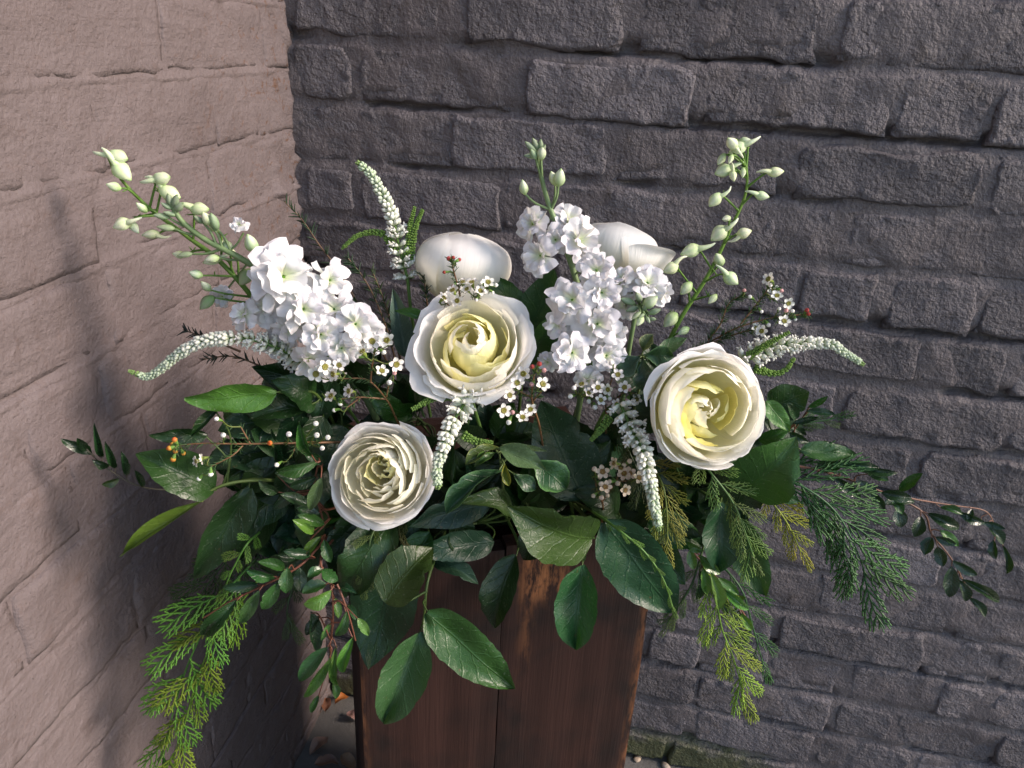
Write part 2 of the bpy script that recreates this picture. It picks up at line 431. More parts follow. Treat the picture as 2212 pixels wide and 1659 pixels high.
sidem = plank(BOX_D, BOX_H - 0.003, T_, 5.5, wornf(0.1, 0, 0))
link('side_panel', sidem, box, RB @ Matrix.Translation((0.0025, BOX_D + T_ + 0.001, 0)) @ Matrix.Rotation(-pi / 2, 4, 'Z'))
link('side_panel', sidem, box, RB @ Matrix.Translation((BOX_W - 0.0015, T_ + 0.001, 0)) @ Matrix.Rotation(pi / 2, 4, 'Z'))
link('back_panel', plank(BOX_W - 2 * T_ - 0.01, BOX_H - 0.005, T_, 7.7, wornf(0, 0, 0)), box, RB @ Matrix.Translation((BOX_W - T_ - 0.005, BOX_D + T_, 0)) @ Matrix.Rotation(pi, 4, 'Z'))

# ------------------------------------------------------------------ plant materials
def plant_mat(name, rough, spec, transl, tcol=(1.0, 1.0, 1.0), veins=None, coat=0.0, grain=None):
    """colour = object colour x vertex tint; part of the light passes through"""
    m, nt, b = mat(name, rough, spec)
    oi = nt.nodes.new('ShaderNodeObjectInfo'); at_ = nt.nodes.new('ShaderNodeAttribute'); at_.attribute_name = 'tint'
    col = mix(nt, 1.0, oi.outputs['Color'], at_.outputs['Color'], 'MULTIPLY')
    pos = world_pos(nt)
    nz = noise_tex(nt, pos, grain or 55, 4, 0.6)
    col = mix(nt, ramp(nt, nz, [(0.3, 0.0), (0.7, 1.0)]), mix(nt, 1.0, col, (0.82, 0.84, 0.80), 'MULTIPLY'), col)
    nrm = None
    if veins:
        uv = nt.nodes.new('ShaderNodeUVMap'); uv.uv_map = 'UVMap'
        s = nt.nodes.new('ShaderNodeSeparateXYZ'); nt.links.new(uv.outputs[0], s.inputs[0])
        u = math_(nt, 'ABSOLUTE', math_(nt, 'SUBTRACT', math_(nt, 'MULTIPLY', s.outputs['X'], 2.0), 1.0))
        wob = math_(nt, 'MULTIPLY', noise_tex(nt, pos, 90, 3, 0.5), 0.10)
        lat = math_(nt, 'ADD', math_(nt, 'SUBTRACT', s.outputs['Y'], math_(nt, 'MULTIPLY', math_(nt, 'POWER', u, 0.8), 0.24)), wob)
        fr = math_(nt, 'ABSOLUTE', math_(nt, 'SUBTRACT', math_(nt, 'FRACT', math_(nt, 'MULTIPLY', lat, veins)), 0.5))
        lv = ramp(nt, fr, [(0.0, 1.0), (0.09, 0.0)])
        mv = ramp(nt, u, [(0.0, 1.0), (0.055, 0.0)])
        net = nt.nodes.new('ShaderNodeTexVoronoi'); net.feature = 'DISTANCE_TO_EDGE'; net.inputs['Scale'].default_value = 190
        nt.links.new(pos, net.inputs['Vector'])
        nv = ramp(nt, net.outputs['Distance'], [(0.0, 1.0), (0.10, 0.0)])
        vv = math_(nt, 'MAXIMUM', math_(nt, 'MULTIPLY', lv, 0.7), mv)
        col = mix(nt, math_(nt, 'MULTIPLY', vv, 0.20), col, mix(nt, 1.0, col, (1.9, 1.7, 1.4), 'MULTIPLY'))
        col = mix(nt, math_(nt, 'MULTIPLY', nv, 0.07), col, mix(nt, 1.0, col, (1.9, 1.8, 1.5), 'MULTIPLY'))
        sp = ramp(nt, noise_tex(nt, pos, 130, 3, 0.6), [(0.70, 0.0), (0.76, 1.0)])
        col = mix(nt, math_(nt, 'MULTIPLY', sp, 0.6), col, (0.10, 0.055, 0.02))
        dust = ramp(nt, noise_tex(nt, pos, 420, 2, 0.5), [(0.66, 0.0), (0.72, 1.0)])
        col = mix(nt, math_(nt, 'MULTIPLY', dust, 0.22), col, (0.30, 0.33, 0.26))
        h = math_(nt, 'ADD', math_(nt, 'MULTIPLY', vv, -1.0), math_(nt, 'MULTIPLY', nv, -0.22))
        nrm = bump(nt, h, 0.0007, 0.5)
        nrm = bump(nt, nz, 0.004, 0.35, nrm)
        nt.links.new(math_(nt, 'ADD', rough - 0.08, math_(nt, 'MULTIPLY', nz, 0.22)), b.inputs['Roughness'])
    else:
        nrm = bump(nt, noise_tex(nt, pos, 320, 3, 0.6), 0.0006, 0.5)
    nt.links.new(nrm, b.inputs['Normal'])
    nt.links.new(col, b.inputs['Base Color'])
    if transl:
        t = nt.nodes.new('ShaderNodeBsdfTranslucent'); mx = nt.nodes.new('ShaderNodeMixShader'); mx.inputs[0].default_value = transl
        nt.links.new(mix(nt, 1.0, col, tcol, 'MULTIPLY'), t.inputs['Color']); nt.links.new(nrm, t.inputs['Normal'])
        nt.links.new(b.outputs[0], mx.inputs[1]); nt.links.new(t.outputs[0], mx.inputs[2])
        nt.links.new(mx.outputs[0], nt.nodes['Material Output'].inputs['Surface'])
    return m

def petal_mat(name, base, transl, rough=0.5):
    """rose and stock petals: cream yellow at the foot, the petal's own colour towards the rim"""
    m, nt, b = mat(name, rough, 0.3)
    oi = nt.nodes.new('ShaderNodeObjectInfo')
    uv = nt.nodes.new('ShaderNodeUVMap'); uv.uv_map = 'UVMap'
    s = nt.nodes.new('ShaderNodeSeparateXYZ'); nt.links.new(uv.outputs[0], s.inputs[0])
    col = mix(nt, ramp(nt, s.outputs['Y'], [(0.12, 0.0), (0.62, 1.0)]), base, oi.outputs['Color'])
    vn = noise_tex(nt, scaled(nt, uv.outputs[0], (26, 2.2, 1)), 1.0, 3, 0.6)
    col = mix(nt, math_(nt, 'MULTIPLY', vn, 0.08), col, (0.84, 0.80, 0.64))
    bl = math_(nt, 'MULTIPLY', ramp(nt, noise_tex(nt, world_pos(nt), 130, 4, 0.7), [(0.66, 0.0), (0.74, 1.0)]), ramp(nt, s.outputs['Y'], [(0.80, 0.0), (1.0, 0.55)]))
    col = mix(nt, bl, col, (0.50, 0.34, 0.16))
    nt.links.new(col, b.inputs['Base Color'])
    nrm = bump(nt, vn, 0.0011, 0.45); nt.links.new(nrm, b.inputs['Normal'])
    t = nt.nodes.new('ShaderNodeBsdfTranslucent'); mx = nt.nodes.new('ShaderNodeMixShader'); mx.inputs[0].default_value = transl
    nt.links.new(col, t.inputs['Color'])
    nt.links.new(b.outputs[0], mx.inputs[1]); nt.links.new(t.outputs[0], mx.inputs[2])
    nt.links.new(mx.outputs[0], nt.nodes['Material Output'].inputs['Surface'])
    return m

M_LEAF = plant_mat('leathery_leaf', 0.36, 0.38, 0.10, (1.6, 1.5, 0.5), veins=6.5)
M_GLOSS = plant_mat('glossy_leaf', 0.25, 0.55, 0.10, (1.6, 1.5, 0.5), veins=9)
M_STEM = plant_mat('stem', 0.5, 0.4, 0.0)
M_CEDAR = plant_mat('cedar_scale_leaf', 0.5, 0.4, 0.12, (1.4, 1.4, 0.6))
M_SMALL = plant_mat('small_blossom', 0.5, 0.3, 0.22)
M_ROSE = petal_mat('rose_petal', (0.96, 0.90, 0.36), 0.38)
M_ROSE_PALE = petal_mat('pale_rose_petal', (0.96, 0.90, 0.64), 0.38)
M_STOCK = petal_mat('stock_petal', (0.74, 0.82, 0.52), 0.30)

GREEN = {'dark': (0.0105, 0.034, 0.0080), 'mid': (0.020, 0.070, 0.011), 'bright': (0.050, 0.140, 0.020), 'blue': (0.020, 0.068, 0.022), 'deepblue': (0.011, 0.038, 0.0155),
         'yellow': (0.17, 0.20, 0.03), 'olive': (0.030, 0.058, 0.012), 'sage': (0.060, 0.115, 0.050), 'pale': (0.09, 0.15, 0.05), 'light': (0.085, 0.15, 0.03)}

def jit(c, a=0.15, rng=RNG):
    k = 1 + rng.uniform(-a, a)
    return tuple(max(0.004, x * k * (1 + rng.uniform(-a, a) * 0.5)) for x in c)

def curve(p, n=10):
    """a smooth line through the given points"""
    p = [np.array(tuple(q), float) for q in p]
    if len(p) == 2: return [p[0] + (p[1] - p[0]) * t for t in np.linspace(0, 1, n)]
    q = [2 * p[0] - p[1]] + p + [2 * p[-1] - p[-2]]; out = []
    for k in range(1, len(q) - 2):
        a, b, c, d = q[k - 1], q[k], q[k + 1], q[k + 2]
        for t in np.linspace(0, 1, n, endpoint=False):
            out.append(0.5 * ((2 * b) + (c - a) * t + (2 * a - 5 * b + 4 * c - d) * t * t + (3 * b - a - 3 * c + d) * t ** 3))
    out.append(p[-1]); return out

# ------------------------------------------------------------------ leaves
def leaf_mesh(name, shape, bend, fold, wave, cup, seed, material, nl=17, nw=9, pale_rim=False):
    """a leaf from (0,0,0) to (0,1,0), one unit wide, upper side +Z"""
    t = np.linspace(0, 1, nl) ** 0.92
    if shape == 'salal':
        w = (t + 0.004) ** 0.5 * (1 - t) ** 0.80; w = w / w.max(); w = w * (1 - 0.20 * sstep(0.72, 1.0, t))
    elif shape == 'lance':
        w = np.sin(pi * t ** 0.9) ** 1.15
    elif shape == 'oval':
        w = np.sin(pi * t) ** 0.72
    elif shape == 'obovate':
        w = np.sin(pi * t ** 1.45) ** 0.85
    w = np.maximum(w, 0.012)
    u = np.linspace(-1, 1, nw)
    ang = bend * (t - 0.35); y = np.concatenate([[0], np.cumsum(np.cos((ang[1:] + ang[:-1]) / 2) * np.diff(t))]); z = np.concatenate([[0], np.cumsum(-np.sin((ang[1:] + ang[:-1]) / 2) * np.diff(t))])
    a = atan2(z[-1], y[-1]); L = math.hypot(y[-1], z[-1])
    y, z = (y * cos(a) + z * sin(a)) / L, (-y * sin(a) + z * cos(a)) / L
    U, Tm = np.meshgrid(u, t, indexing='ij'); U, Tm = U.T, Tm.T
    hw = 0.5 * w[:, None]
    rag = 1 + 0.05 * noise3(Tm * 26, U * 2, seed) + 0.05 * noise3(Tm * 7, U * 2, seed + 5)
    bite = 1 - 0.22 * np.exp(-((Tm - 0.3 - 0.4 * ((seed * 0.37) % 1)) / 0.035) ** 2) * (U > 0.75) * ((seed * 7) % 3 > 1)
    Xp = U * hw * cos(fold) * rag * bite
    Zp = np.abs(U) * hw * sin(fold) * 1.0 + cup * (U ** 2) * hw * 0.6
    Zp = Zp + wave * (0.3 + 0.7 * np.abs(U)) * np.sin(Tm * 9 + seed + U * 0.8) * 0.5 + wave * 0.8 * noise3(U * 1.4 + 9, Tm * 3.4, seed)
    P = np.stack([Xp, np.broadcast_to(y[:, None], Xp.shape), Zp + z[:, None]], -1)
    c = np.ones((nl, nw, 3))
    if pale_rim:
        k = sstep(0.80, 0.96, np.abs(U) + 0.10 * noise3(Tm * 9, U, seed))[..., None]; c = c * (1 - k) + np.array((4.2, 3.0, 3.2)) * k
    b = MB(); b.grid(P, np.stack([U * 0.5 + 0.5, Tm], -1), c.reshape(-1, 3)); return b.mesh(name, material)

LEAF = {}
for _i in range(5):
    LEAF['salal', _i] = leaf_mesh('leaf', 'salal', (0.3, 0.9, -0.5, 0.6, 1.3)[_i], (0.10, 0.26, 0.05, 0.34, 0.18)[_i], (0.05, 0.07, 0.06, 0.05, 0.09)[_i], 0.05, _i * 2.3, M_LEAF, 21, 11)
    LEAF['gloss', _i] = leaf_mesh('leaf', 'oval', (0.2, 0.7, -0.4, 1.0, 0.5)[_i], (0.2, 0.34, 0.12, 0.4, 0.25)[_i], 0.04, 0.05, _i * 3.3, M_GLOSS, 12, 7)
    LEAF['lance', _i] = leaf_mesh('leaf', 'lance', (0.4, 0.9, -0.5, 1.3, 0.1)[_i], (0.25, 0.35, 0.15, 0.4, 0.1)[_i], 0.04, 0.05, _i * 3.9, M_LEAF, 13, 7)
    LEAF['rim', _i] = leaf_mesh('leaf', 'obovate', (0.5, 1.2, -0.4, 0.9, 0.3)[_i], (0.2, 0.3, 0.1, 0.35, 0.2)[_i], 0.11, 0.08, _i * 4.7, M_LEAF, 15, 11, True)

def leaf_matrix(p0, p1, width, roll, view=None):
    p0 = Vector(p0); p1 = Vector(p1); y = p1 - p0; L = y.length; y = y / L
    v = (CAM - (p0 + p1) / 2).normalized() if view is None else Vector(view).normalized()
    z = (v - y * v.dot(y)); z = z.normalized() if z.length > 1e-4 else y.orthogonal().normalized()
    z = Matrix.Rotation(radians(roll), 3, y) @ z
    x = y.cross(z)
    return Matrix(((x.x * width, y.x * L, z.x * L, p0.x), (x.y * width, y.y * L, z.y * L, p0.y), (x.z * width, y.z * L, z.z * L, p0.z), (0, 0, 0, 1)))

def mpx(px, Y):
    """the size in metres that px columns of the photograph have at distance Y"""
    return px / F * Y * 1.07

class Sprig:
    """a cut stem with leaves: thing > stem, leaf"""
    def __init__(s, name, label, cat, path, r=0.0016, group=None, stem_col=(0.07, 0.10, 0.03), tip_r=0.45):
        P = [at(*p) for p in path]; s.line = curve(P)
        s.t = thing(name, label, cat, P[0], group); s.mb = MB(); s.r = r; s.sc = stem_col; s.name = name
        s.mb.tube(s.line, np.linspace(r, r * tip_r, len(s.line)), 6, (1, 1, 1))
        s.n = 0
    def near(s, p):
        p = np.array(tuple(p)); k = min(range(len(s.line)), key=lambda q: np.linalg.norm(s.line[q] - p)); return s.line[max(0, k - 1)]
    def twig(s, pts_, r=None, c=(1, 1, 1)):
        l = curve(pts_, 6); r = r or s.r * 0.6; s.mb.tube(l, np.linspace(r, r * 0.6, len(l)), 5, c)
    def leaf(s, base, tip, w, roll=0, kind='salal', var=None, col='mid', petiole=True, view=None, j=0.12):
        p0, p1 = at(*base), at(*tip)
        return s.leaf3(p0, p1, mpx(w, (base[2] + tip[2]) / 2), roll, kind, var, col, petiole, view, j)
    def leaf3(s, p0, p1, w, roll=0, kind='salal', var=None, col='mid', petiole=True, view=None, j=0.12, rng=RNG):
        var = rng.randrange(5) if var is None else var
        c = GREEN[col] if isinstance(col, str) else col
        o = link('leaf', LEAF[kind, var], s.t, off(s.t) @ leaf_matrix(p0, p1, w, roll, view), jit(c, j, rng))
        if petiole:
            q = Vector(s.near(p0)); p0 = Vector(p0); d = (Vector(p1) - p0).normalized()
            if (q - p0).length > 0.002 and (q - p0).length < 0.09:
                s.twig([q, (q + p0) / 2 - d * min(0.01, (q - p0).length * 0.25), p0 + d * 0.002], s.r * 0.6)
        o.color = (o.color[0] * rng.uniform(0.9, 1.25), o.color[1], o.color[2] * rng.uniform(0.8, 1.15), 1)
        s.n += 1; return o
    def done(s, kind=None):
        me = s.mb.mesh('stem', M_STEM); link('stem', me, s.t, off(s.t), s.sc)
        return s.t

# ------------------------------------------------------------------ roses
def petal_mesh(prof, phi0, dphi, spiral, ruff, seed, n=(15, 15), shape=0.18, notch=0.0, asym=0.0):
    """one petal cut from a surface of revolution round +Z; prof = radius and height along the petal"""
    t = np.linspace(0, 1, n[0]); a = np.linspace(-1, 1, n[1])
    A, T = np.meshgrid(a, t, indexing='ij'); A, T = A.T, T.T
    te = T * (1 - shape * np.abs(A) ** 2.4 - notch * np.exp(-(A * 5) ** 2) + (0.012 if ruff < 0.021 else 0.035) * noise3(A * 2.3, seed, 1.7) * T)
    tt = np.linspace(0, 1, len(prof[0]))
    def sm(v):
        x = np.linspace(0, 1, 61); y = np.interp(x, tt, v)
        yp = np.concatenate([2 * y[0] - y[20:0:-1], y, 2 * y[-1] - y[-2:-22:-1]])      # rounded off, ends kept
        kr = np.exp(-0.5 * (np.arange(-20, 21) / 5.0) ** 2); y = np.convolve(yp, kr / kr.sum(), 'valid')
        return lambda q: np.interp(q, x, y)
    r = sm(prof[0])(te); z = sm(prof[1])(te)
    wid = 0.30 + 0.70 * np.sin(np.minimum(te * 1.25, 1) * pi / 2)
    ph = phi0 + dphi * A * wid + asym * te
    rim = sstep(0.45, 1.0, te)
    wv = ruff * rim * (noise3(ph * 2.6 + seed, te * 2.0, seed * 1.3) + 0.6 * noise3(ph * 7 + seed, te * 3, seed * 2.1))
    r = r + spiral * A * (0.4 + 0.6 * te) + wv; z = z + wv * 0.7 * np.cos(ph * 3 + seed)
    P = np.stack([r * np.cos(ph), r * np.sin(ph), z], -1)
    b = MB(); b.grid(P, np.stack([A * 0.5 + 0.5, te], -1)); return b

def xf(mb, M):
    R = np.array(M.to_3x3()); t = np.array(M.translation)
    mb.v = [v @ R.T + t for v in mb.v]; return mb

WHITE, CREAM, BUTTER, YOLK = (0.93, 0.925, 0.895), (0.95, 0.93, 0.78), (0.96, 0.925, 0.50), (0.96, 0.89, 0.34)

def rose(label, c, rad_px, axis, spin, style, seed, stem_to, white=WHITE, loose=False, group='large white garden roses'):
    """thing > petal (many), calyx, stem.  c = (px, py, Y) of the flower's middle"""
    C0 = at(*c); R = mpx(rad_px, c[2]); ax = Vector(axis).normalized()
    x = ax.orthogonal().normalized(); q = ax.to_track_quat('Z', 'Y').to_matrix().to_4x4()
    M = Matrix.Translation(C0) @ q @ Matrix.Rotation(spin, 4, 'Z') @ Matrix.Scale(R, 4)
    base = C0 - ax * R * 0.75
    t = thing('garden_rose', label, 'rose', base, group)
    O = off(t); rg = random.Random(seed)
    def lay(n, Rl, Zl, d, mid, lip, ruff, col, z0=-0.62, spiral=0.035, ph=None, shape=0.16, jr=0.05, sh=(0, 0)):
        ph = rg.uniform(0, 6.28) if ph is None else ph
        wob = (0, 0) if style == "globe" or Rl > 0.8 else (rg.uniform(-0.035, 0.035), rg.uniform(-0.035, 0.035))
        for k in range(n):
            s = rg.uniform(0, 50); e = rg.uniform(-jr, jr)
            R_, Z_ = Rl * (1 + e), Zl + rg.uniform(-jr, jr) * 0.6
            prof = ([0.05, mid[0] * R_, mid[1] * R_, R_, R_ + lip[0]], [z0, z0 + mid[2] * (Z_ - z0), z0 + mid[3] * (Z_ - z0), Z_, Z_ + lip[1]])
            b = petal_mesh(prof, ph + k * 2 * pi / n + rg.uniform(-0.12, 0.12), d * rg.uniform(0.9, 1.1), spiral, ruff, s, n=(24, 21) if style == 'globe' else (15, 15), shape=shape, notch=0.0 if style == 'globe' else rg.choice((0, 0, 0.05)))
            b.v = [v + np.array((sh[0] + wob[0], sh[1] + wob[1], 0)) for v in b.v]
            link('petal', xf(b, M).mesh('petal', M_ROSE_PALE if style in ('quartered', 'globe') else M_ROSE), t, O, jit(col, 0.02, rg))
    if style == 'cup':
        lay(5, 0.88, 0.02, 0.84, (0.60, 0.86, 0.22, 0.66), (0.16, 0.02), 0.07, white, spiral=0.05, ph=0.3)
        lay(4, 0.79, 0.14, 0.86, (0.64, 0.93, 0.22, 0.62), (0.09, 0.04), 0.05, white, spiral=0.05)
        lay(4, 0.67, 0.27, 0.88, (0.72, 1.03, 0.22, 0.6), (0.00, 0.06), 0.035, (0.93, 0.915, 0.84))
        lay(3, 0.60, 0.24, 1.0, (0.74, 1.05, 0.22, 0.6), (-0.03, 0.05), 0.035, CREAM, spiral=0.06)
        lay(3, 0.52, 0.12, 0.95, (0.76, 1.06, 0.2, 0.6), (-0.05, 0.04), 0.05, BUTTER, spiral=0.10, jr=0.12)
        lay(3, 0.43, 0.16, 0.85, (0.78, 1.08, 0.2, 0.6), (-0.09, 0.05), 0.06, BUTTER, spiral=0.14, jr=0.15, sh=(0.02, -0.03))
        lay(3, 0.33, 0.28, 1.10, (0.85, 1.2, 0.25, 0.65), (-0.07, 0.05), 0.03, BUTTER, spiral=0.05)
        lay(3, 0.25, 0.36, 1.2, (0.9, 1.35, 0.3, 0.7), (-0.07, 0.03), 0.025, CREAM, spiral=0.05)
        lay(2, 0.15, 0.40, 1.4, (0.9, 1.5, 0.3, 0.7), (-0.05, 0.03), 0.02, CREAM, spiral=0.04)
    elif style == 'quartered':
        lay(6, 0.90, 0.00, 0.74, (0.62, 0.93, 0.22, 0.62), (0.08, -0.05), 0.05, white, spiral=0.05)
        lay(6, 0.86, 0.14, 0.68, (0.66, 0.97, 0.22, 0.62), (0.03, 0.03), 0.045, white, spiral=0.05)
        lay(6, 0.76, 0.24, 0.64, (0.7, 1.02, 0.22, 0.6), (0.0, 0.04), 0.03, (0.93, 0.915, 0.85), spiral=0.06)
        lay(6, 0.67, 0.29, 0.6, (0.72, 1.05, 0.22, 0.6), (-0.03, 0.03), 0.028, CREAM, spiral=0.07)
        lay(5, 0.58, 0.30, 0.62, (0.74, 1.06, 0.2, 0.6), (-0.04, 0.03), 0.03, CREAM, spiral=0.08)
        for k, (Rl, Zl, n_, cl) in enumerate(((0.52, 0.30, 4, CREAM), (0.455, 0.27, 4, CREAM), (0.39, 0.27, 4, (0.93, 0.915, 0.85)), (0.32, 0.25, 3, CREAM), (0.255, 0.26, 3, BUTTER), (0.19, 0.24, 3, CREAM), (0.125, 0.23, 2, BUTTER), (0.07, 0.23, 2, CREAM))):
            lay(n_, Rl, Zl, 0.72 + 0.10 * k, (0.76, 1.07, 0.22, 0.62), (-0.045, 0.06), 0.055, cl, z0=-0.5, spiral=(0.09 - 0.006 * k) * (1 if k % 3 else -1), jr=0.17, sh=(0.02 * k - 0.02 + rg.uniform(-0.04, 0.04), 0.026 * k + rg.uniform(-0.04, 0.04)), shape=0.20)
    elif style == 'globe':
        v_ = (q.to_3x3() @ Matrix.Rotation(spin, 3, 'Z')).inverted() @ (CAM - C0); fc = atan2(v_.y, v_.x)      # two petals wrap the near side
        lay(3, 0.90, 0.40, 0.95, (0.74, 1.12, 0.25, 0.62), (-0.62, 0.21), 0.020, white, z0=-0.95, spiral=0.06, ph=fc + 0.80, shape=0.16)
        lay(3, 0.86, 0.44, 1.00, (0.74, 1.13, 0.25, 0.62), (-0.64, 0.19), 0.016, white, z0=-0.95, spiral=0.05, ph=fc - 0.30, shape=0.14)
        lay(3, 0.78, 0.44, 1.10, (0.74, 1.13, 0.25, 0.62), (-0.62, 0.18), 0.012, white, z0=-0.9, spiral=0.06, shape=0.14)
        lay(3, 0.66, 0.42, 1.15, (0.74, 1.12, 0.25, 0.62), (-0.50, 0.16), 0.012, CREAM, z0=-0.9, spiral=0.05)
        if loose:
            rv = (q.to_3x3() @ Matrix.Rotation(spin, 3, 'Z')).inverted() @ (RIGHT * 1.0 + (CAM - C0).normalized() * 0.8); ra = atan2(rv.y, rv.x)
            lay(1, 1.25, 0.05, 0.62, (0.62, 0.95, 0.25, 0.62), (0.22, 0.06), 0.05, white, z0=-0.9, spiral=0.04, ph=ra, shape=0.25)
    elif style == 'deep':
        lay(5, 0.90, 0.00, 0.84, (0.66, 0.96, 0.24, 0.64), (0.09, -0.06), 0.07, white, z0=-0.75, spiral=0.05)
        lay(5, 0.86, 0.16, 0.78, (0.68, 1.0, 0.24, 0.62), (0.05, 0.02), 0.05, white, z0=-0.75, spiral=0.05)
        lay(4, 0.76, 0.27, 0.86, (0.7, 1.03, 0.24, 0.6), (0.01, 0.06), 0.035, (0.93, 0.915, 0.86), z0=-0.72)
        lay(4, 0.68, 0.31, 0.86, (0.72, 1.05, 0.22, 0.6), (-0.04, 0.05), 0.035, (0.93, 0.915, 0.84), z0=-0.7, spiral=0.06)
        lay(4, 0.58, 0.28, 0.84, (0.74, 1.07, 0.2, 0.6), (-0.06, 0.05), 0.04, CREAM, z0=-0.68, spiral=0.08, jr=0.1)
        lay(3, 0.46, 0.10, 0.95, (0.76, 1.08, 0.2, 0.6), (-0.05, 0.04), 0.05, YOLK, spiral=0.09, jr=0.12)
        lay(4, 0.36, 0.08, 0.75, (0.8, 1.1, 0.2, 0.6), (-0.12, 0.05), 0.06, BUTTER, spiral=0.10, shape=0.3, jr=0.15)
        lay(3, 0.24, 0.10, 0.9, (0.8, 1.1, 0.2, 0.6), (-0.10, 0.04), 0.05, CREAM, spiral=0.08, shape=0.25, jr=0.15)
        lay(3, 0.12, 0.12, 1.2, (0.85, 1.2, 0.2, 0.6), (-0.05, 0.03), 0.03, CREAM, spiral=0.04)
    b = MB(); b.bead((0, 0, -1.12), (0, 0, -0.40), 0.20, 8, 7); link('calyx', xf(b, M).mesh('calyx', M_STEM), t, O, (0.05, 0.10, 0.03))
    s = MB(); p_end = at(*stem_to); l = curve([C0 - ax * R * 1.0, C0 - ax * R * 1.5 + (p_end - C0) * 0.25, p_end], 10)
    s.tube(l, np.full(len(l), 0.0028), 7); link('stem', s.mesh('stem', M_STEM), t, O, (0.04, 0.085, 0.025))
    return t

# ------------------------------------------------------------------ stock (double florets)
def stock_petal(seed):
    n, m = 8, 9
    t = np.linspace(0, 1, n); a = np.linspace(-1, 1, m); A, T = np.meshgrid(a, t, indexing='ij'); A, T = A.T, T.T
    te = T * (1 - 0.14 * np.abs(A) ** 2.2 - 0.16 * np.exp(-(A * 3.2) ** 2) + 0.05 * noise3(A * 2.2, seed, 4.4))
    w = 0.10 + 0.44 * sstep(0.0, 0.75, T)
    x = te; y = A * w
    z = 0.10 * te ** 2 * np.sin(A * 3.0 + seed) + 0.34 * te ** 1.3 * noise3(A * 1.9 + seed, te * 2.0, seed) + 0.10 * te ** 2 * noise3(A * 4.1 + seed, te * 2.8, seed) - 0.22 * te ** 2.5 + 0.08 * np.abs(A) * te
    b = MB(); b.grid(np.stack([x, y, z], -1), np.stack([A * 0.5 + 0.5, 0.12 + 0.88 * te], -1)); return b.mesh('petal', M_STOCK)
STOCK_PETALS = [stock_petal(k * 3.7 + 0.4) for k in range(6)]
def _throat():
    b = MB(); b.bead((0, 0, -0.75), (0, 0, 0.10), 0.11, 7, 6, (0.5, 0.85, 0.3), (1.5, 2.2, 0.5))
    for k in range(4):
        a = k * pi / 2 + 0.3; b.bead((0, 0, -0.85), (0.13 * cos(a), 0.13 * sin(a), 0.06), 0.055, 5, 4, (0.7, 1.1, 0.45))
    return b.mesh('floret', M_STEM)
THROAT = _throat()

def stock_floret(t, c, r_px, axis, seed, n=11):
    """part 'floret' (throat and calyx) > petal"""
    rg = random.Random(seed); C0 = at(*c); R = mpx(r_px * rg.uniform(0.74, 1.04), c[2]); n = n + rg.randint(-3, 2); ax = (Vector(axis).normalized() + Vector((rg.uniform(-1, 1), rg.uniform(-1, 1), rg.uniform(-1, 1))) * 0.28).normalized()
    M = off(t) @ Matrix.Translation(C0) @ ax.to_track_quat('Z', 'Y').to_matrix().to_4x4() @ Matrix.Rotation(rg.uniform(0, 6), 4, 'Z') @ Matrix.Scale(R, 4)
    f = link('floret', THROAT, t, M, (0.10, 0.17, 0.05))
    for k in range(n):
        outer = k < 5
        tilt = rg.uniform(-0.40, 0.42) if outer else rg.uniform(0.35, 1.15)
        sc = rg.uniform(0.84, 1.08) if outer else rg.uniform(0.52, 0.88)
        Mp = Matrix.Rotation(k * 2 * pi / 5 + rg.uniform(-0.25, 0.25) + (0.6 if not outer else 0), 4, 'Z') @ Matrix.Translation((0.05, 0, 0.0 if outer else 0.04)) @ Matrix.Rotation(-tilt, 4, 'Y') @ Matrix.Rotation(rg.uniform(-0.45, 0.45), 4, 'X') @ Matrix.Scale(sc, 4)
        link('petal', rg.choice(STOCK_PETALS), f, Mp, jit((0.78, 0.77, 0.785), 0.04, rg))

# ------------------------------------------------------------------ buds
def bud_mesh(name, mats, spur, ridges, c0, c1, fat=0.36):
    """a bud from its stalk at the origin to its tip at +Y, one unit long"""
    b = MB(); m, n = 9, 10; t = np.linspace(0, 1, m); th = np.arange(n) * 2 * pi / n
    rr = fat * np.sin(pi * np.clip(t, 0.03, 0.985) ** 0.8) ** 0.75
    rad = rr[:, None] * (1 + ridges * np.cos(th * 5)[None, :] * np.sin(pi * t)[:, None])
    P = np.stack([rad * np.cos(th), np.broadcast_to(t[:, None], rad.shape), rad * np.sin(th)], -1)
    col = (np.array(c0)[None] * (1 - t[:, None]) + np.array(c1)[None] * t[:, None]); col = np.repeat(col[:, None, :], n, 1)
    rib = sstep(0.55, 1.0, np.cos(th * 5))[None, :, None] * 0.5
    col = col * (1 - rib * np.array((0.35, 0.12, 0.45)))
    tip = sstep(0.86, 1.0, t)[:, None, None]; col = col * (1 - tip * np.array((0.45, 0.25, 0.6)))
    b.grid(P, None, col.reshape(-1, 3), wrap=True)
    if spur:
        l = curve([(0, 0.18, 0.12), (0, -0.08, 0.30), (0, -0.40, 0.36), (0, -0.66, 0.26)], 4); b.tube(l, np.linspace(0.17, 0.035, len(l)), 6, np.linspace(np.array(c0), np.array((0.85, 0.9, 0.72)), len(l)))
    return b.mesh(name, mats)
BUD_DELPH = [bud_mesh('bud', M_SMALL, True, 0.11, (0.70, 0.82, 0.48), (0.92, 0.90, 0.74), f) for f in (0.29, 0.32, 0.35)]
BUD_STOCK = [bud_mesh('bud', M_SMALL, False, 0.10, (0.30, 0.40, 0.24), (0.40, 0.46, 0.34), f) for f in (0.21, 0.25)]
BUD_CREAM = [bud_mesh('bud', M_SMALL, False, 0.10, (0.42, 0.58, 0.24), (0.93, 0.92, 0.80), f) for f in (0.27, 0.32)]

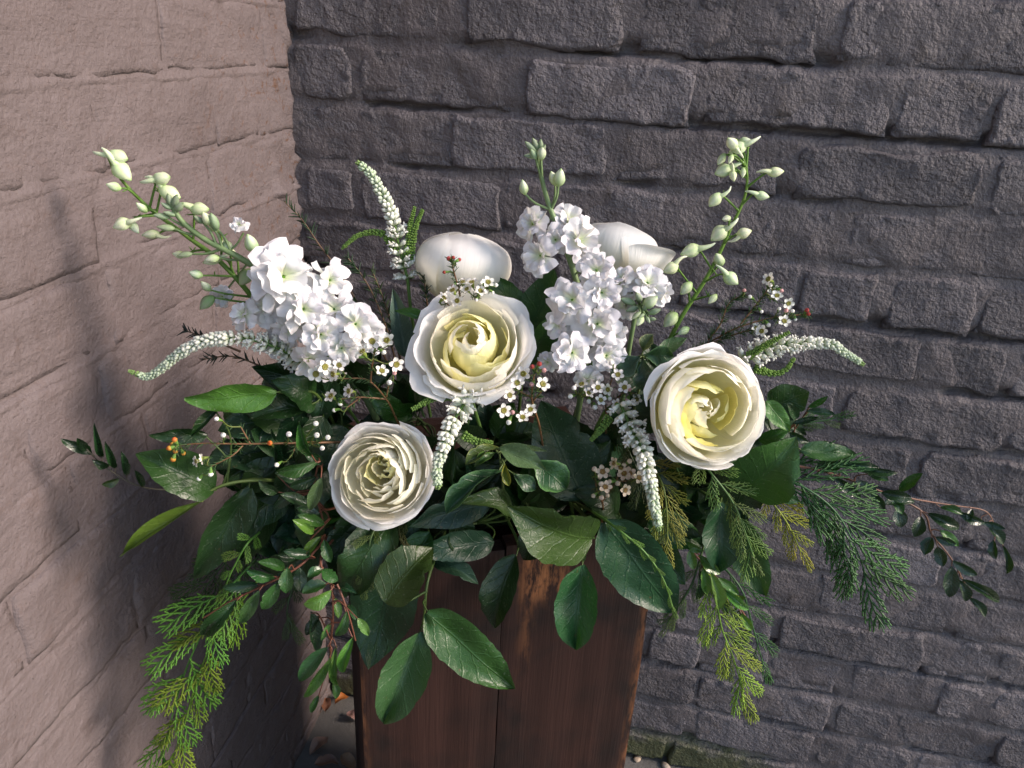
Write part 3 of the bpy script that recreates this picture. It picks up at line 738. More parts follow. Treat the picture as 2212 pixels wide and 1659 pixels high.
BUD_WHITE = [bud_mesh('bud', M_SMALL, False, 0.20, (0.80, 0.84, 0.66), (1.0, 0.98, 0.96), 0.34)]

def bud(t, meshes, p0, p1, fat=1.0, roll=0, col=(1, 1, 1), rng=RNG):
    p0, p1 = Vector(p0), Vector(p1); L = (p1 - p0).length
    return link('bud', rng.choice(meshes), t, off(t) @ leaf_matrix(p0, p1, L * fat, roll), jit(col, 0.08, rng))

# ------------------------------------------------------------------ white speedwell spikes
def spike(mb_f, mb_s, P, r0, r1, open_to, rng, dens=1.0, green=False, stem_r=0.0014):
    """buds and open florets set round a curved stem; P runs from the foot to the tip"""
    L = np.array(curve(P, 12)); seg = np.linalg.norm(np.diff(L, axis=0), axis=1); cum = np.concatenate([[0], np.cumsum(seg)]); tot = cum[-1]
    mb_s.tube(L, np.linspace(stem_r, stem_r * 0.5, len(L)), 6)
    s, k = 0.0, 0
    while s < tot:
        f = s / tot; i = min(int(np.searchsorted(cum, s)), len(L) - 2)
        p = L[i]; d = L[min(i + 1, len(L) - 1)] - L[max(i - 1, 0)]; d = d / (np.linalg.norm(d) + 1e-9)
        rad = (r0 + (r1 - r0) * f ** 0.9) * (1 - 0.5 * sstep(0.9, 1.0, f))
        a0 = np.cross(d, (0.2, 0.9, 0.3)); a0 /= np.linalg.norm(a0); b0 = np.cross(d, a0)
        nring = 7 if rad > 0.004 else 6
        for q in range(nring):
            th = q * 2 * pi / nring + k * 0.45 + rng.uniform(-0.2, 0.2)
            out = a0 * cos(th) + b0 * sin(th)
            up_ = 0.35 + 0.9 * f
            dr = (out + d * up_) / np.linalg.norm(out + d * up_)
            ln = rad * rng.uniform(0.85, 1.12)
            if green or f > 0.93:
                c0, c1 = (0.10, 0.22, 0.04), (0.22, 0.36, 0.08) if green else (0.30, 0.42, 0.16)
            elif f > 0.6:
                k2 = (f - 0.6) / 0.33; c0 = (0.30, 0.45, 0.18); c1 = (0.86 - 0.25 * k2, 0.87 - 0.15 * k2, 0.80 - 0.25 * k2)
            else:
                c0, c1 = (0.70, 0.78, 0.52), (0.92, 0.91, 0.86)
            e = p + dr * ln
            mb_f.bead(p + dr * stem_r * 0.6, e, ln * (0.25 if f > open_to else 0.20), 5, 5, c0, c1, ([0, 0.15, 0.45, 0.75, 0.96, 1], [0.35, 0.5, 0.9, 1.0, 0.55, 0.05]))
            if f < open_to and rng.random() < 0.75:
                for w_ in range(3):                                # opened lobes
                    sd = np.cross(dr, a0 if abs(dr @ a0) < 0.8 else b0); sd /= np.linalg.norm(sd); sd2 = np.cross(dr, sd)
                    an = w_ * 2.1 + th; ee = e + (dr * 0.25 + (sd * cos(an) + sd2 * sin(an)) * 0.5) * ln * 0.55
                    mb_f.bead(e - dr * ln * 0.1, ee, ln * 0.10, 4, 4, (0.88, 0.87, 0.82))
            if rng.random() < (0.5 if f < 0.5 else 0.75):          # green bract below each bud
                mb_f.bead(p, p + (out + d * (up_ - 0.5)) * ln * 0.5, ln * 0.07, 4, 4, (0.09, 0.20, 0.04), (0.14, 0.28, 0.06))
        step = max(rad * (0.62 if f < open_to else 0.46), 0.0015) / dens
        s += step; k += 1

def speedwell(label, path, r0, r1, open_to, seed, foot=None, sides=()):
    rg = random.Random(seed); P = [at(*p) for p in path]
    t = thing('speedwell_spike', label, 'flower spike', at(*foot[0]) if foot else P[0], 'white speedwell spikes')
    f, s = MB(), MB()
    spike(f, s, P, r0, r1, open_to, rg)
    if foot: s.tube(curve([at(*p) for p in foot] + [P[0]], 8), 0.0016, 6)
    fo = link('florets', f.mesh('florets', M_SMALL), t, off(t)); fo['kind'] = 'stuff'
    for sp in sides:
        g = MB(); spike(g, s, [at(*p) for p in sp], 0.0048, 0.0026, -1, rg, 1.15, True, 0.0009)
        go = link('side_spike', g.mesh('side_spike', M_SMALL), t, off(t)); go['kind'] = 'stuff'
    link('stem', s.mesh('stem', M_STEM), t, off(t), (0.10, 0.19, 0.04))
    return t

# ------------------------------------------------------------------ waxflower
def wax_mesh(seed, c_p, c_cup):
    b = MB(); rg = random.Random(seed)
    for k in range(5):
        a0 = k * 2 * pi / 5 + rg.uniform(-0.08, 0.08); n, m = 5, 5
        t = np.linspace(0, 1, n); u = np.linspace(-1, 1, m); U, T = np.meshgrid(u, t, indexing='ij'); U, T = U.T, T.T
        w = 0.36 * np.sin(np.clip(0.18 + 0.82 * T, 0, 1) ** 0.9 * pi * 0.93) ** 0.6
        r = 0.38 + 0.62 * T; y = U * w; z = 0.22 + 0.25 * T - 0.18 * T * T + 0.16 * (U ** 2) * T + rg.uniform(-0.08, 0.08) * T
        P = np.stack([r * cos(a0) - y * sin(a0), r * sin(a0) + y * cos(a0), z], -1); b.grid(P, None, c_p)
    b.bead((0, 0, -0.95), (0, 0, 0.30), 0.34, 8, 7, (0.20, 0.33, 0.06), (0.32, 0.34, 0.08), ([0, 0.3, 0.7, 1], [0.25, 0.6, 1.0, 1.15]))
    th = np.arange(10) * 2 * pi / 10; P = np.stack([np.stack([r * np.cos(th), r * np.sin(th), np.full(10, z)], -1) for r, z in ((0.40, 0.30), (0.34, 0.34), (0.18, 0.24), (0.02, 0.24))], 0)
    b.grid(P, None, c_cup, wrap=True)
    for k in range(10):
        a = k * 2 * pi / 10; b.bead((0.36 * cos(a), 0.36 * sin(a), 0.28), (0.40 * cos(a), 0.40 * sin(a), 0.50), 0.05, 4, 4, (0.80, 0.74, 0.5), (0.22, 0.10, 0.04))
    b.bead((0, 0, 0.2), (0, 0, 0.62), 0.05, 4, 4, (0.4, 0.45, 0.12))
    return b.mesh('blossom', M_SMALL)
WAX = [wax_mesh(k, (0.88, 0.86, 0.80), (0.26, 0.24, 0.045)) for k in range(3)]
WAX_TAN = [wax_mesh(9 + k, (0.74, 0.60, 0.46), (0.30, 0.17, 0.05)) for k in range(2)]
def wbud(name, c0, c1):
    b = MB(); b.bead((0, -0.1, 0), (0, 0.62, 0), 0.20, 7, 6, (0.12, 0.26, 0.05), (0.22, 0.38, 0.08), ([0, 0.35, 0.8, 1], [0.35, 0.7, 1.0, 0.9])); b.bead((0, 0.42, 0), (0, 1.0, 0), 0.27, 8, 7, c0, c1); return b.mesh(name, M_SMALL)
WBUD = {'white': wbud('bud', (0.86, 0.85, 0.78), (0.90, 0.88, 0.84)), 'pink': wbud('bud', (0.80, 0.55, 0.52), (0.72, 0.38, 0.38)), 'red': wbud('bud', (0.50, 0.09, 0.06), (0.36, 0.05, 0.05)),
        'orange': wbud('bud', (0.55, 0.42, 0.06), (0.62, 0.10, 0.03)), 'tan': wbud('bud', (0.78, 0.66, 0.52), (0.72, 0.58, 0.44))}

def needles(mb, L, n, ln, rng, c=(1, 1, 1), r=0.00035):
    for k in range(n):
        i = rng.randrange(1, len(L)); p = np.array(tuple(L[i - 1])) * (1 - (q := rng.random())) + np.array(tuple(L[i])) * q
        d = np.array(tuple(L[i])) - np.array(tuple(L[i - 1])); d /= np.linalg.norm(d) + 1e-9
        o = np.array([rng.gauss(0, 1) for _ in range(3)]); o -= d * (o @ d); o /= np.linalg.norm(o)
        e = p + (o * 0.75 + d * 0.65) * ln * rng.uniform(0.6, 1.15)
        mb.tube([p, (p + e) / 2 + d * ln * 0.05, e], [r, r, r * 0.4], 4, c)

def waxflower(label, stems, flowers, buds, Y, seed, kind='white', face=(0, -0.6, 0.6), fr=15.5, br=11, stem_col=(0.16, 0.08, 0.035), nd_col=(0.045, 0.10, 0.03), needle_n=34, cat='waxflower', group='sprigs of waxflower'):
    """thing > stem, needles, blossom (each), bud (each)"""
    rg = random.Random(seed)
    lines = [curve([at(p[0], p[1], p[2] if len(p) > 2 else Y) for p in st], 8) for st in stems]
    t = thing('waxflower_sprig', label, cat, lines[0][0], group)
    s, n_ = MB(), MB()
    for k, l in enumerate(lines):
        s.tube(l, np.linspace(0.0011 if k == 0 else 0.0008, 0.0005, len(l)), 5)
        needles(n_, l, int(needle_n * len(l) / 18), mpx(17, Y), rg)
    allp = [np.array(tuple(p)) for l in lines for p in l[2:]]
    def ped(p, frm=None):
        q = min(allp, key=lambda a: np.linalg.norm(a - np.array(tuple(p)))); q2 = Vector(q)
        l = curve([q2, (q2 + Vector(p)) / 2 + Vector((rg.uniform(-1, 1), rg.uniform(-1, 1), -1)) * 0.0025, p], 5)
        s.tube(l, 0.00055, 5, (0.75, 1.9, 0.9)); needles(n_, l, 5, mpx(13, Y), rg)
        return Vector(l[-1]) - Vector(l[-3])
    for fl in flowers:
        y = fl[2] if len(fl) > 2 else Y - rg.uniform(0, 0.012); p = at(fl[0], fl[1], y); R = mpx(fr * rg.uniform(0.9, 1.1), y)
        ax = (Vector(face) + Vector((rg.uniform(-0.7, 0.7), rg.uniform(-0.4, 0.4), rg.uniform(-0.5, 0.5)))).normalized()
        ped(p - ax * R * 0.95)
        link('blossom', rg.choice(WAX_TAN if kind == 'tan' else WAX), t, off(t) @ Matrix.Translation(p) @ ax.to_track_quat('Z', 'Y').to_matrix().to_4x4() @ Matrix.Rotation(rg.uniform(0, 6), 4, 'Z') @ Matrix.Scale(R, 4), jit((1, 1, 1), 0.05, rg))
    for bd in buds:
        p = at(bd[0], bd[1], Y - rg.uniform(0, 0.012)); kd = bd[2] if len(bd) > 2 else 'white'; L = mpx(br * rg.uniform(1.7, 2.2), Y)
        q = min(allp, key=lambda a: np.linalg.norm(a - np.array(tuple(p)))); d = (p - Vector(q)); d = d.normalized() if d.length > 1e-4 else Vector((0, 0, 1))
        p0 = p - d * L * 0.7; ped(p0)
        link('bud', WBUD[kd], t, off(t) @ leaf_matrix(p0, p0 + d * L, L, rg.uniform(0, 300)), jit((1, 1, 1), 0.05, rg))
    link('stem', s.mesh('stem', M_STEM), t, off(t), stem_col)
    no = link('needles', n_.mesh('needles', M_CEDAR), t, off(t), nd_col); no['kind'] = 'stuff'
    return t

# ------------------------------------------------------------------ cedar
def branchlet_mesh(seed, fingers=15, sub=True):
    """a flat spray of scale leaves from (0,0,0) to (0,1,0) in the XY plane"""
    rg = random.Random(seed); b = MB()
    def finger(p, ang, L, r, n=8):
        p = np.array(p); ts = np.linspace(0, 1, n * 2)
        l = [p + np.array([sin(ang + 0.25 * t * (-1 if ang > 0 else 1)) * L * t, cos(ang) * L * t + 0.10 * L * t * t, 0.05 * L * sin(t * 3 + seed)]) for t in ts]
        rr = r * (1 - 0.40 * ts) * np.where(np.arange(n * 2) % 2 == 0, 1.2, 0.62); rr[-1] = r * 0.15
        c = np.array((1, 1, 1))[None] * (0.85 + 0.45 * ts[:, None]) * np.array((1 + 0.25 * 1, 1, 0.9))
        b.tube(l, rr, 4, c, flat=(0, 0, 1))
        return l
    axis = [np.array([0.04 * sin(t * 4 + seed), t, 0.06 * sin(t * 2.2 + seed)]) for t in np.linspace(0, 1, 26)]
    ar = 0.024 * (1 - 0.5 * np.linspace(0, 1, 26)) * np.where(np.arange(26) % 2 == 0, 1.1, 0.75)
    b.tube(axis, ar, 4, (1, 1, 1), flat=(0, 0, 1))
    for k in range(fingers):
        f = 0.06 + 0.88 * k / fingers; sd = 1 if k % 2 else -1
        L = (0.44 * sin(pi * min(1, (0.22 + f * 0.86))) ** 0.9 + 0.06) * rg.uniform(0.85, 1.12)
        i = int(f * 25); ang = sd * rg.uniform(0.62, 0.82)
        l = finger(axis[i], ang, L, 0.025)
        if sub and L > 0.26:
            for q in range(3):
                g = 0.35 + 0.18 * q; s2 = 1 if q % 2 else -1
                finger(l[int(g * 15)], ang + s2 * 0.55, L * 0.36 * (1.15 - g), 0.018, 5)
    return b.mesh('branchlet', M_CEDAR)
CEDAR = [branchlet_mesh(k * 2.9 + 1, 11 + k % 3) for k in range(5)]

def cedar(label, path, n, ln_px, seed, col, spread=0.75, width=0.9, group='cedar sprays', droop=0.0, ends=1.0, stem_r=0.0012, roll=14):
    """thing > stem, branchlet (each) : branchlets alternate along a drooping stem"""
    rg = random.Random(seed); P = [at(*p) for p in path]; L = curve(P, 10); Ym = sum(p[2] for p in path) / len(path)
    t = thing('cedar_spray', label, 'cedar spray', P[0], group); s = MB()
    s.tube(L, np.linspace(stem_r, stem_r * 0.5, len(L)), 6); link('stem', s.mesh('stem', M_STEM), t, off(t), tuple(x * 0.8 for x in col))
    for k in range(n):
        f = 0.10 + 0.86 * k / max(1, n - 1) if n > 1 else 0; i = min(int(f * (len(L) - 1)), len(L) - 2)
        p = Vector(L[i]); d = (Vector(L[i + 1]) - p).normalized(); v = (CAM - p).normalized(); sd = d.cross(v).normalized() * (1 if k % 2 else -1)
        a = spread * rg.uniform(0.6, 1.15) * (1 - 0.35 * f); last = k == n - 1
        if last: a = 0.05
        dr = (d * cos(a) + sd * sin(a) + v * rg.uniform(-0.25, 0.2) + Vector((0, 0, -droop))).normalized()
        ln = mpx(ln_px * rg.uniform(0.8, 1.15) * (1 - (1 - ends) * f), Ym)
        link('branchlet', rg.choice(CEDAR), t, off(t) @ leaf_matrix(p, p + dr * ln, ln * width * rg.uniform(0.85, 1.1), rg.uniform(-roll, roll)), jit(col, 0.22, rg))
    return t

# ------------------------------------------------------------------ small-leaved branches
def branch(name, label, path, n, leaf_px, w_ratio, seed, col, kind='gloss', cat='branch', group=None, spread=0.9, r=0.0011, stem_col=(0.13, 0.05, 0.03), roll=50, taper=0.7, cols=None, lift=0.0, start=0.06):
    rg = random.Random(seed); sp = Sprig(name, label, cat, path, r, group, stem_col); L = sp.line; Ym = sum(p[2] for p in path) / len(path)
    for k in range(n):
        f = start + (0.985 - start) * k / (n - 1); i = min(int(f * (len(L) - 1)), len(L) - 2)
        p = Vector(L[i]); d = (Vector(L[i + 1]) - p).normalized(); v = (CAM - p).normalized(); sd = d.cross(v).normalized() * (1 if k % 2 else -1)
        a = spread * rg.uniform(0.7, 1.2) if k < n - 1 else 0.1
        dr = (d * cos(a) + sd * sin(a) + v * rg.uniform(-0.45, 0.55) + Vector((0, 0, lift))).normalized()
        ln = mpx(leaf_px * rg.uniform(0.8, 1.15) * (1 - (1 - taper) * f), Ym)
        p0 = p + dr * 0.0025
        sp.leaf3(p0, p0 + dr * ln, ln * w_ratio * rg.uniform(0.85, 1.15), rg.uniform(-roll, roll), kind, None, rg.choice(cols) if cols else col, False, None, 0.16, rg)
        sp.twig([p, p0 + dr * 0.001], r * 0.6)
    sp.done(); return sp

# ================================================================== the arrangement
# ---- roses
rose('open cupped white garden rose at the centre with a yellow bud heart', (1020, 752, 0.600), 140, (-0.04, -0.80, 0.86), 0.6, 'cup', 21, (1040, 1120, 0.66))
rose('white garden rose low at left with a crowded swirl of folded petals', (824, 1024, 0.545), 130, (-0.10, -0.86, 0.50), 0.2, 'quartered', 33, (960, 1150, 0.64))
rose('large white garden rose at right with a deep yellow hollow heart', (1524, 884, 0.560), 143, (0.16, -0.90, 0.36), 1.9, 'deep', 45, (1250, 1120, 0.66))
rose('closed globe of a white rose standing at the back left of the central rose', (1000, 572, 0.690), 101, (0.02, 0.24, 1.0), 0.0, 'globe', 57, (1040, 1100, 0.70))
rose('cream white rose seen from its side behind the central stock florets', (1332, 540, 0.710), 84, (0.12, 0.32, 0.95), 0.6, 'globe', 64, (1180, 1100, 0.70), WHITE, True)

# ---- stock
def stock(label, stem, florets, buds, r, seed, tip=(), dull=(1, 1, 1)):
    rg = random.Random(seed); L = curve([at(*p) for p in stem], 9)
    t = thing('stock_stem', label, 'stock flower', L[0], 'white stock flowers'); s = MB()
    s.tube(L, np.linspace(r, r * 0.55, len(L)), 8)
    LA = np.array([tuple(p) for p in L])
    for k, fl in enumerate(florets):
        p = at(*fl[:3]); q = Vector(L[int(np.argmin(np.linalg.norm(LA - np.array(tuple(p)), axis=1)))])
        if len(fl) > 4: ax = Vector(fl[4])
        else:
            o = p - q; o = o.normalized() if o.length > 1e-4 else Vector((0, 0, 1))
            ax = (o * 0.7 + (CAM - p).normalized() * 0.9 + Vector((rg.uniform(-0.3, 0.3), 0, rg.uniform(-0.1, 0.35)))).normalized()
        stock_floret(t, fl[:3], fl[3], ax, seed * 31 + k, n=13)
        s.tube(curve([q, (q + p) / 2 - ax * 0.006, p - ax * mpx(fl[3], fl[2]) * 0.8], 4), 0.0009, 5)
    for b_ in buds:                                                # (px, py, Y, tip px, tip py, kind)
        p0, p1 = at(b_[0], b_[1], b_[2]), at(b_[3], b_[4], b_[2] - 0.004)
        q = Vector(L[int(np.argmin(np.linalg.norm(LA - np.array(tuple(p0)), axis=1)))]); low = Vector(L[max(0, int(np.argmin(np.linalg.norm(LA - np.array(tuple(p0)), axis=1))) - 7)])
        s.tube(curve([low, (low + p0) / 2 + (p0 - q) * 0.15, p0 + (p1 - p0) * 0.06], 6), np.linspace(0.0013, 0.0009, 13), 5)
        bud(t, {'g': BUD_STOCK, 'c': BUD_CREAM, 'w': BUD_WHITE}[b_[5]], p0, p1, 1.0, rg.uniform(0, 90), (1, 1, 1), rg)
    link('stem', s.mesh('stem', M_STEM), t, off(t), (0.16, 0.24, 0.10))
    return t

stock('white stock leaning left with a long bare budded tip against the taupe wall',
      [(860, 1000, 0.66), (760, 800, 0.63), (690, 690, 0.62), (620, 610, 0.61), (555, 578, 0.605), (500, 547, 0.60), (443, 517, 0.60), (395, 480, 0.60), (368, 440, 0.60)],
      [(612, 598, 0.590, 78), (712, 606, 0.605, 56), (655, 668, 0.575, 58), (722, 668, 0.59, 56), (693, 722, 0.57, 60), (768, 700, 0.58, 58), (738, 752, 0.575, 48), (628, 712, 0.59, 52),
       (665, 775, 0.575, 50, (-0.2, -0.8, -0.5)), (527, 680, 0.585, 46, (-0.5, -0.7, 0.3)), (578, 660, 0.60, 46), (600, 740, 0.60, 40), (708, 792, 0.58, 42, (0.1, -0.8, -0.6)), (800, 728, 0.59, 38), (480, 640, 0.62, 32), (517, 486, 0.598, 27, (-0.15, -0.45, 0.85))],
      [(372, 452, 0.60, 347, 438, 'g'), (370, 445, 0.60, 362, 418, 'g'), (374, 448, 0.60, 383, 420, 'g'), (378, 455, 0.60, 396, 438, 'g'), (382, 465, 0.60, 352, 458, 'g'), (366, 470, 0.60, 330, 464, 'g'),
       (378, 494, 0.60, 338, 490, 'g'), (440, 482, 0.60, 418, 466, 'g'), (470, 496, 0.60, 455, 460, 'g'), (455, 486, 0.60, 437, 458, 'c'), (416, 548, 0.60, 382, 553, 'g'), (552, 545, 0.60, 534, 506, 'c'), (474, 556, 0.60, 442, 562, 'c')], 0.0034, 3)
stock('tall white stock right of centre with a bare green tip of buds',
      [(1230, 1000, 0.68), (1262, 800, 0.65), (1262, 680, 0.645), (1240, 590, 0.65), (1210, 505, 0.655), (1185, 440, 0.66), (1170, 385, 0.66), (1160, 330, 0.66)],
      [(1152, 484, 0.655, 44, (-0.8, -0.5, 0.1)), (1228, 478, 0.665, 44), (1168, 552, 0.64, 48, (-0.6, -0.7, 0.1)), (1252, 520, 0.645, 50), (1200, 518, 0.645, 42), (1288, 584, 0.625, 56), (1236, 648, 0.605, 62), (1300, 632, 0.61, 52),
       (1290, 700, 0.60, 56), (1236, 762, 0.585, 64), (1322, 722, 0.61, 46), (1184, 782, 0.60, 34, (-0.7, -0.6, 0)), (1270, 820, 0.60, 38, (0, -0.8, -0.5)), (1310, 768, 0.605, 44), (1205, 700, 0.61, 42)],
      [(1160, 330, 0.66, 1134, 306, 'g'), (1158, 338, 0.66, 1132, 336, 'g'), (1164, 326, 0.66, 1150, 298, 'g'), (1168, 328, 0.66, 1168, 300, 'g'), (1166, 335, 0.655, 1178, 312, 'g'), (1168, 346, 0.655, 1172, 316, 'c'), (1158, 344, 0.655, 1146, 322, 'g'),
       (1134, 420, 0.66, 1128, 388, 'c'), (1200, 400, 0.66, 1190, 370, 'c'), (1206, 402, 0.655, 1212, 364, 'c')], 0.0032, 5)
stock('short white stock with grey green buds between the tall stock and the right rose',
      [(1330, 1000, 0.68), (1350, 820, 0.65), (1365, 720, 0.64), (1380, 660, 0.635), (1398, 680, 0.62)],
      [(1398, 612, 0.63, 48), (1345, 604, 0.635, 40), (1428, 632, 0.635, 34, (0.7, -0.6, 0.3)), (1350, 660, 0.635, 40)],
      [(1372, 656, 0.62, 1340, 645, 'g'), (1378, 664, 0.615, 1352, 672, 'g'), (1385, 650, 0.615, 1374, 632, 'g'), (1392, 664, 0.61, 1420, 640, 'c'), (1390, 672, 0.61, 1398, 652, 'g'), (1392, 678, 0.60, 1380, 686, 'g'), (1396, 684, 0.60, 1404, 698, 'g'), (1388, 682, 0.60, 1376, 704, 'c'), (1400, 678, 0.605, 1428, 668, 'g'), (1384, 674, 0.60, 1364, 690, 'g'), (1402, 688, 0.60, 1418, 690, 'g')], 0.0026, 8)

# ---- delphinium in bud
def delphinium(label, stem, buds, seed, Y, r=0.0026):
    """buds: (stalk px, py, tip px, py, with spur, [colour])"""
    rg = random.Random(seed); L = curve([at(*p) for p in stem], 9); LA = np.array([tuple(p) for p in L])
    t = thing('delphinium_stem', label, 'delphinium', L[0], 'budding delphiniums'); s = MB()
    s.tube(L, np.linspace(r, r * 0.35, len(L)), 7, np.linspace((1, 1, 1), (1.3, 1.2, 1), len(L)))
    for b_ in buds:
        y = Y + rg.uniform(-0.012, 0.006); p0, p1 = at(b_[0], b_[1], y), at(b_[2], b_[3], y - 0.004)
        i = int(np.argmin(np.linalg.norm(LA - np.array(tuple(p0)), axis=1))); lo = Vector(L[max(0, i - 5)])
        mid = (lo + p0) / 2 + (p0 - Vector(L[i])) * 0.25 + Vector((0, 0, 0.004)); end = p0 + (p1 - p0) * 0.08
        s.tube(curve([lo, mid, end], 6), np.linspace(0.0011, 0.0007, 13), 5)
        for k in range(2):
            a = mid + Vector((rg.uniform(-1, 1), rg.uniform(-1, 1), rg.uniform(-0.5, 1))) * 0.006; s.tube([mid, (mid + a) / 2, a], [0.0005, 0.0006, 0.0001], 4)
        bud(t, BUD_DELPH if b_[4] else BUD_CREAM, p0, p1, rg.uniform(0.95, 1.12), b_[5] if len(b_) > 5 else rg.uniform(-60, 60), b_[6] if len(b_) > 6 else (1, 1, 1), rg)
    link('stem', s.mesh('stem', M_STEM), t, off(t), (0.10, 0.20, 0.03))
    return t
delphinium('arching delphinium in pale bud at far left against the taupe wall',
           [(800, 1000, 0.67), (660, 800, 0.64), (545, 642, 0.62), (470, 560, 0.615), (417, 520, 0.615), (367, 483, 0.615), (323, 450, 0.615), (277, 405, 0.615), (247, 367, 0.615), (232, 337, 0.615)],
           [(236, 334, 276, 344, 1), (246, 352, 283, 390, 1), (262, 408, 229, 398, 0), (333, 388, 368, 382, 1), (318, 458, 294, 438, 0), (283, 478, 244, 492, 1), (278, 478, 300, 504, 0), (345, 504, 306, 508, 1), (344, 408, 390, 428, 1), (412, 452, 452, 452, 1),
            (470, 500, 452, 478, 0), (485, 520, 500, 548, 0), (478, 556, 438, 568, 1), (438, 596, 408, 588, 0), (400, 552, 372, 548, 0), (462, 640, 432, 668, 0, 0, (0.55, 0.62, 0.5)), (455, 628, 434, 608, 0), (545, 582, 518, 616, 0, 0, (0.7, 0.74, 0.6)), (500, 545, 478, 520, 1)], 2, 0.612)
delphinium('upright delphinium in green white bud rising right of centre against the grey wall',
           [(1330, 1000, 0.70), (1400, 820, 0.685), (1440, 745, 0.68), (1475, 680, 0.68), (1520, 610, 0.68), (1555, 545, 0.68), (1580, 490, 0.68), (1607, 430, 0.68), (1614, 385, 0.68), (1608, 330, 0.68)],
           [(1590, 322, 1572, 298, 1), (1596, 304, 1622, 302, 0), (1612, 310, 1574, 332, 1), (1566, 332, 1550, 356, 0), (1582, 334, 1574, 354, 0), (1580, 362, 1544, 376, 1), (1580, 368, 1586, 392, 1), (1606, 362, 1604, 384, 0), (1658, 374, 1694, 370, 1), (1556, 418, 1532, 446, 1),
            (1630, 420, 1662, 426, 1), (1578, 470, 1560, 474, 0), (1568, 490, 1536, 520, 1), (1592, 508, 1624, 498, 1), (1512, 534, 1470, 550, 1), (1464, 572, 1432, 588, 1), (1564, 590, 1594, 614, 1), (1548, 636, 1530, 656, 0), (1494, 610, 1470, 636, 0), (1560, 572, 1546, 548, 0),
            (1462, 676, 1434, 706, 0), (1488, 708, 1464, 722, 0)], 9, 0.675)

# ---- white speedwell spikes
speedwell('upright white speedwell spike with grey green tip left of the back rose', [(880, 600, 0.68), (862, 533, 0.68), (852, 483, 0.68), (838, 443, 0.68), (822, 413, 0.68), (803, 380, 0.68), (772, 350, 0.68)], 0.0125, 0.0055, 0.38, 1,
          [(930, 900, 0.69), (892, 700, 0.68)], [[(858, 545, 0.68), (830, 508, 0.68), (800, 502, 0.68), (768, 512, 0.68), (738, 538, 0.68)], [(880, 560, 0.68), (884, 500, 0.68), (896, 446, 0.68)], [(885, 560, 0.68), (897, 493, 0.68), (913, 452, 0.68)]])
speedwell('long white speedwell spike curving out left below the stock florets', [(650, 782, 0.60), (600, 752, 0.59), (533, 732, 0.585), (483, 731, 0.58), (427, 742, 0.58), (383, 768, 0.58), (350, 795, 0.58), (318, 813, 0.58), (279, 802, 0.58)], 0.0105, 0.0045, 0.36, 2, [(820, 980, 0.66), (720, 840, 0.62)])
speedwell('white speedwell spike hanging down between the two nearer left roses', [(1016, 856, 0.575), (1003, 872, 0.560), (974, 920, 0.545), (956, 970, 0.535), (944, 1015, 0.53), (946, 1054, 0.53)], 0.0125, 0.0052, 0.30, 3, [(1060, 1000, 0.65), (1030, 900, 0.60)],
          [[(975, 856, 0.575), (940, 860, 0.57), (890, 884, 0.565)], [(1000, 938, 0.55), (1025, 952, 0.55), (1064, 956, 0.55)]])
speedwell('white speedwell spike hanging down at the left edge of the right rose', [(1340, 872, 0.58), (1366, 930, 0.565), (1388, 975, 0.545), (1402, 1030, 0.53), (1413, 1090, 0.525), (1424, 1145, 0.525)], 0.0130, 0.0050, 0.36, 4, [(1240, 1040, 0.66), (1300, 900, 0.62)], [[(1318, 900, 0.58), (1300, 925, 0.575), (1276, 952, 0.575)]])
speedwell('white speedwell spike arching out right above the right rose', [(1600, 778, 0.63), (1660, 752, 0.63), (1710, 744, 0.63), (1758, 741, 0.63), (1795, 744, 0.63), (1825, 762, 0.63), (1866, 788, 0.63)], 0.0120, 0.0042, 0.48, 5, [(1380, 900, 0.68), (1500, 820, 0.65)],
          [[(1610, 775, 0.625), (1650, 748, 0.62), (1705, 717, 0.62)], [(1630, 796, 0.625), (1665, 806, 0.625), (1695, 800, 0.625), (1716, 774, 0.625)]])

# ---- waxflower
waxflower('waxflower sprig reaching left with orange red tip buds over dark leaves', [[(760, 955, 0.58), (640, 957, 0.55), (540, 959, 0.54), (440, 958, 0.53), (385, 962, 0.53)], [(540, 958, 0.54), (520, 922, 0.54)], [(525, 962, 0.54), (500, 985, 0.53), (455, 1008, 0.525)], [(640, 958, 0.55), (632, 980, 0.545)]],
          [(440, 990), (426, 996)], [(468, 905), (482, 940), (377, 950, 'orange'), (372, 960, 'orange'), (366, 968, 'orange'), (379, 974, 'orange'), (396, 979, 'orange'), (374, 992, 'orange'), (583, 957, 'orange'), (455, 1024), (430, 1034), (598, 1004), (624, 938), (682, 915), (684, 940), (708, 945), (696, 968)], 0.535, 1, fr=14, face=(-0.8, -0.5, 0.1), br=12)
waxflower('waxflower sprig with open flowers below the left stock florets', [[(880, 960, 0.62), (854, 900, 0.59), (834, 862, 0.575), (794, 821, 0.565), (740, 818, 0.56)], [(834, 862, 0.575), (780, 858, 0.565), (735, 862, 0.56)], [(800, 825, 0.565), (806, 775, 0.56), (812, 750, 0.56)], [(834, 860, 0.575), (842, 820, 0.565)], [(780, 858, 0.565), (750, 880, 0.56)]],
          [(804, 737), (837, 737), (785, 762), (824, 803), (855, 786), (756, 845, 0.555), (682, 808), (722, 808), (717, 857), (700, 792), (732, 790)], [(829, 761), (841, 826), (852, 806, 'pink'), (722, 886), (690, 793), (730, 780), (735, 872), (772, 770)], 0.562, 2, fr=17)
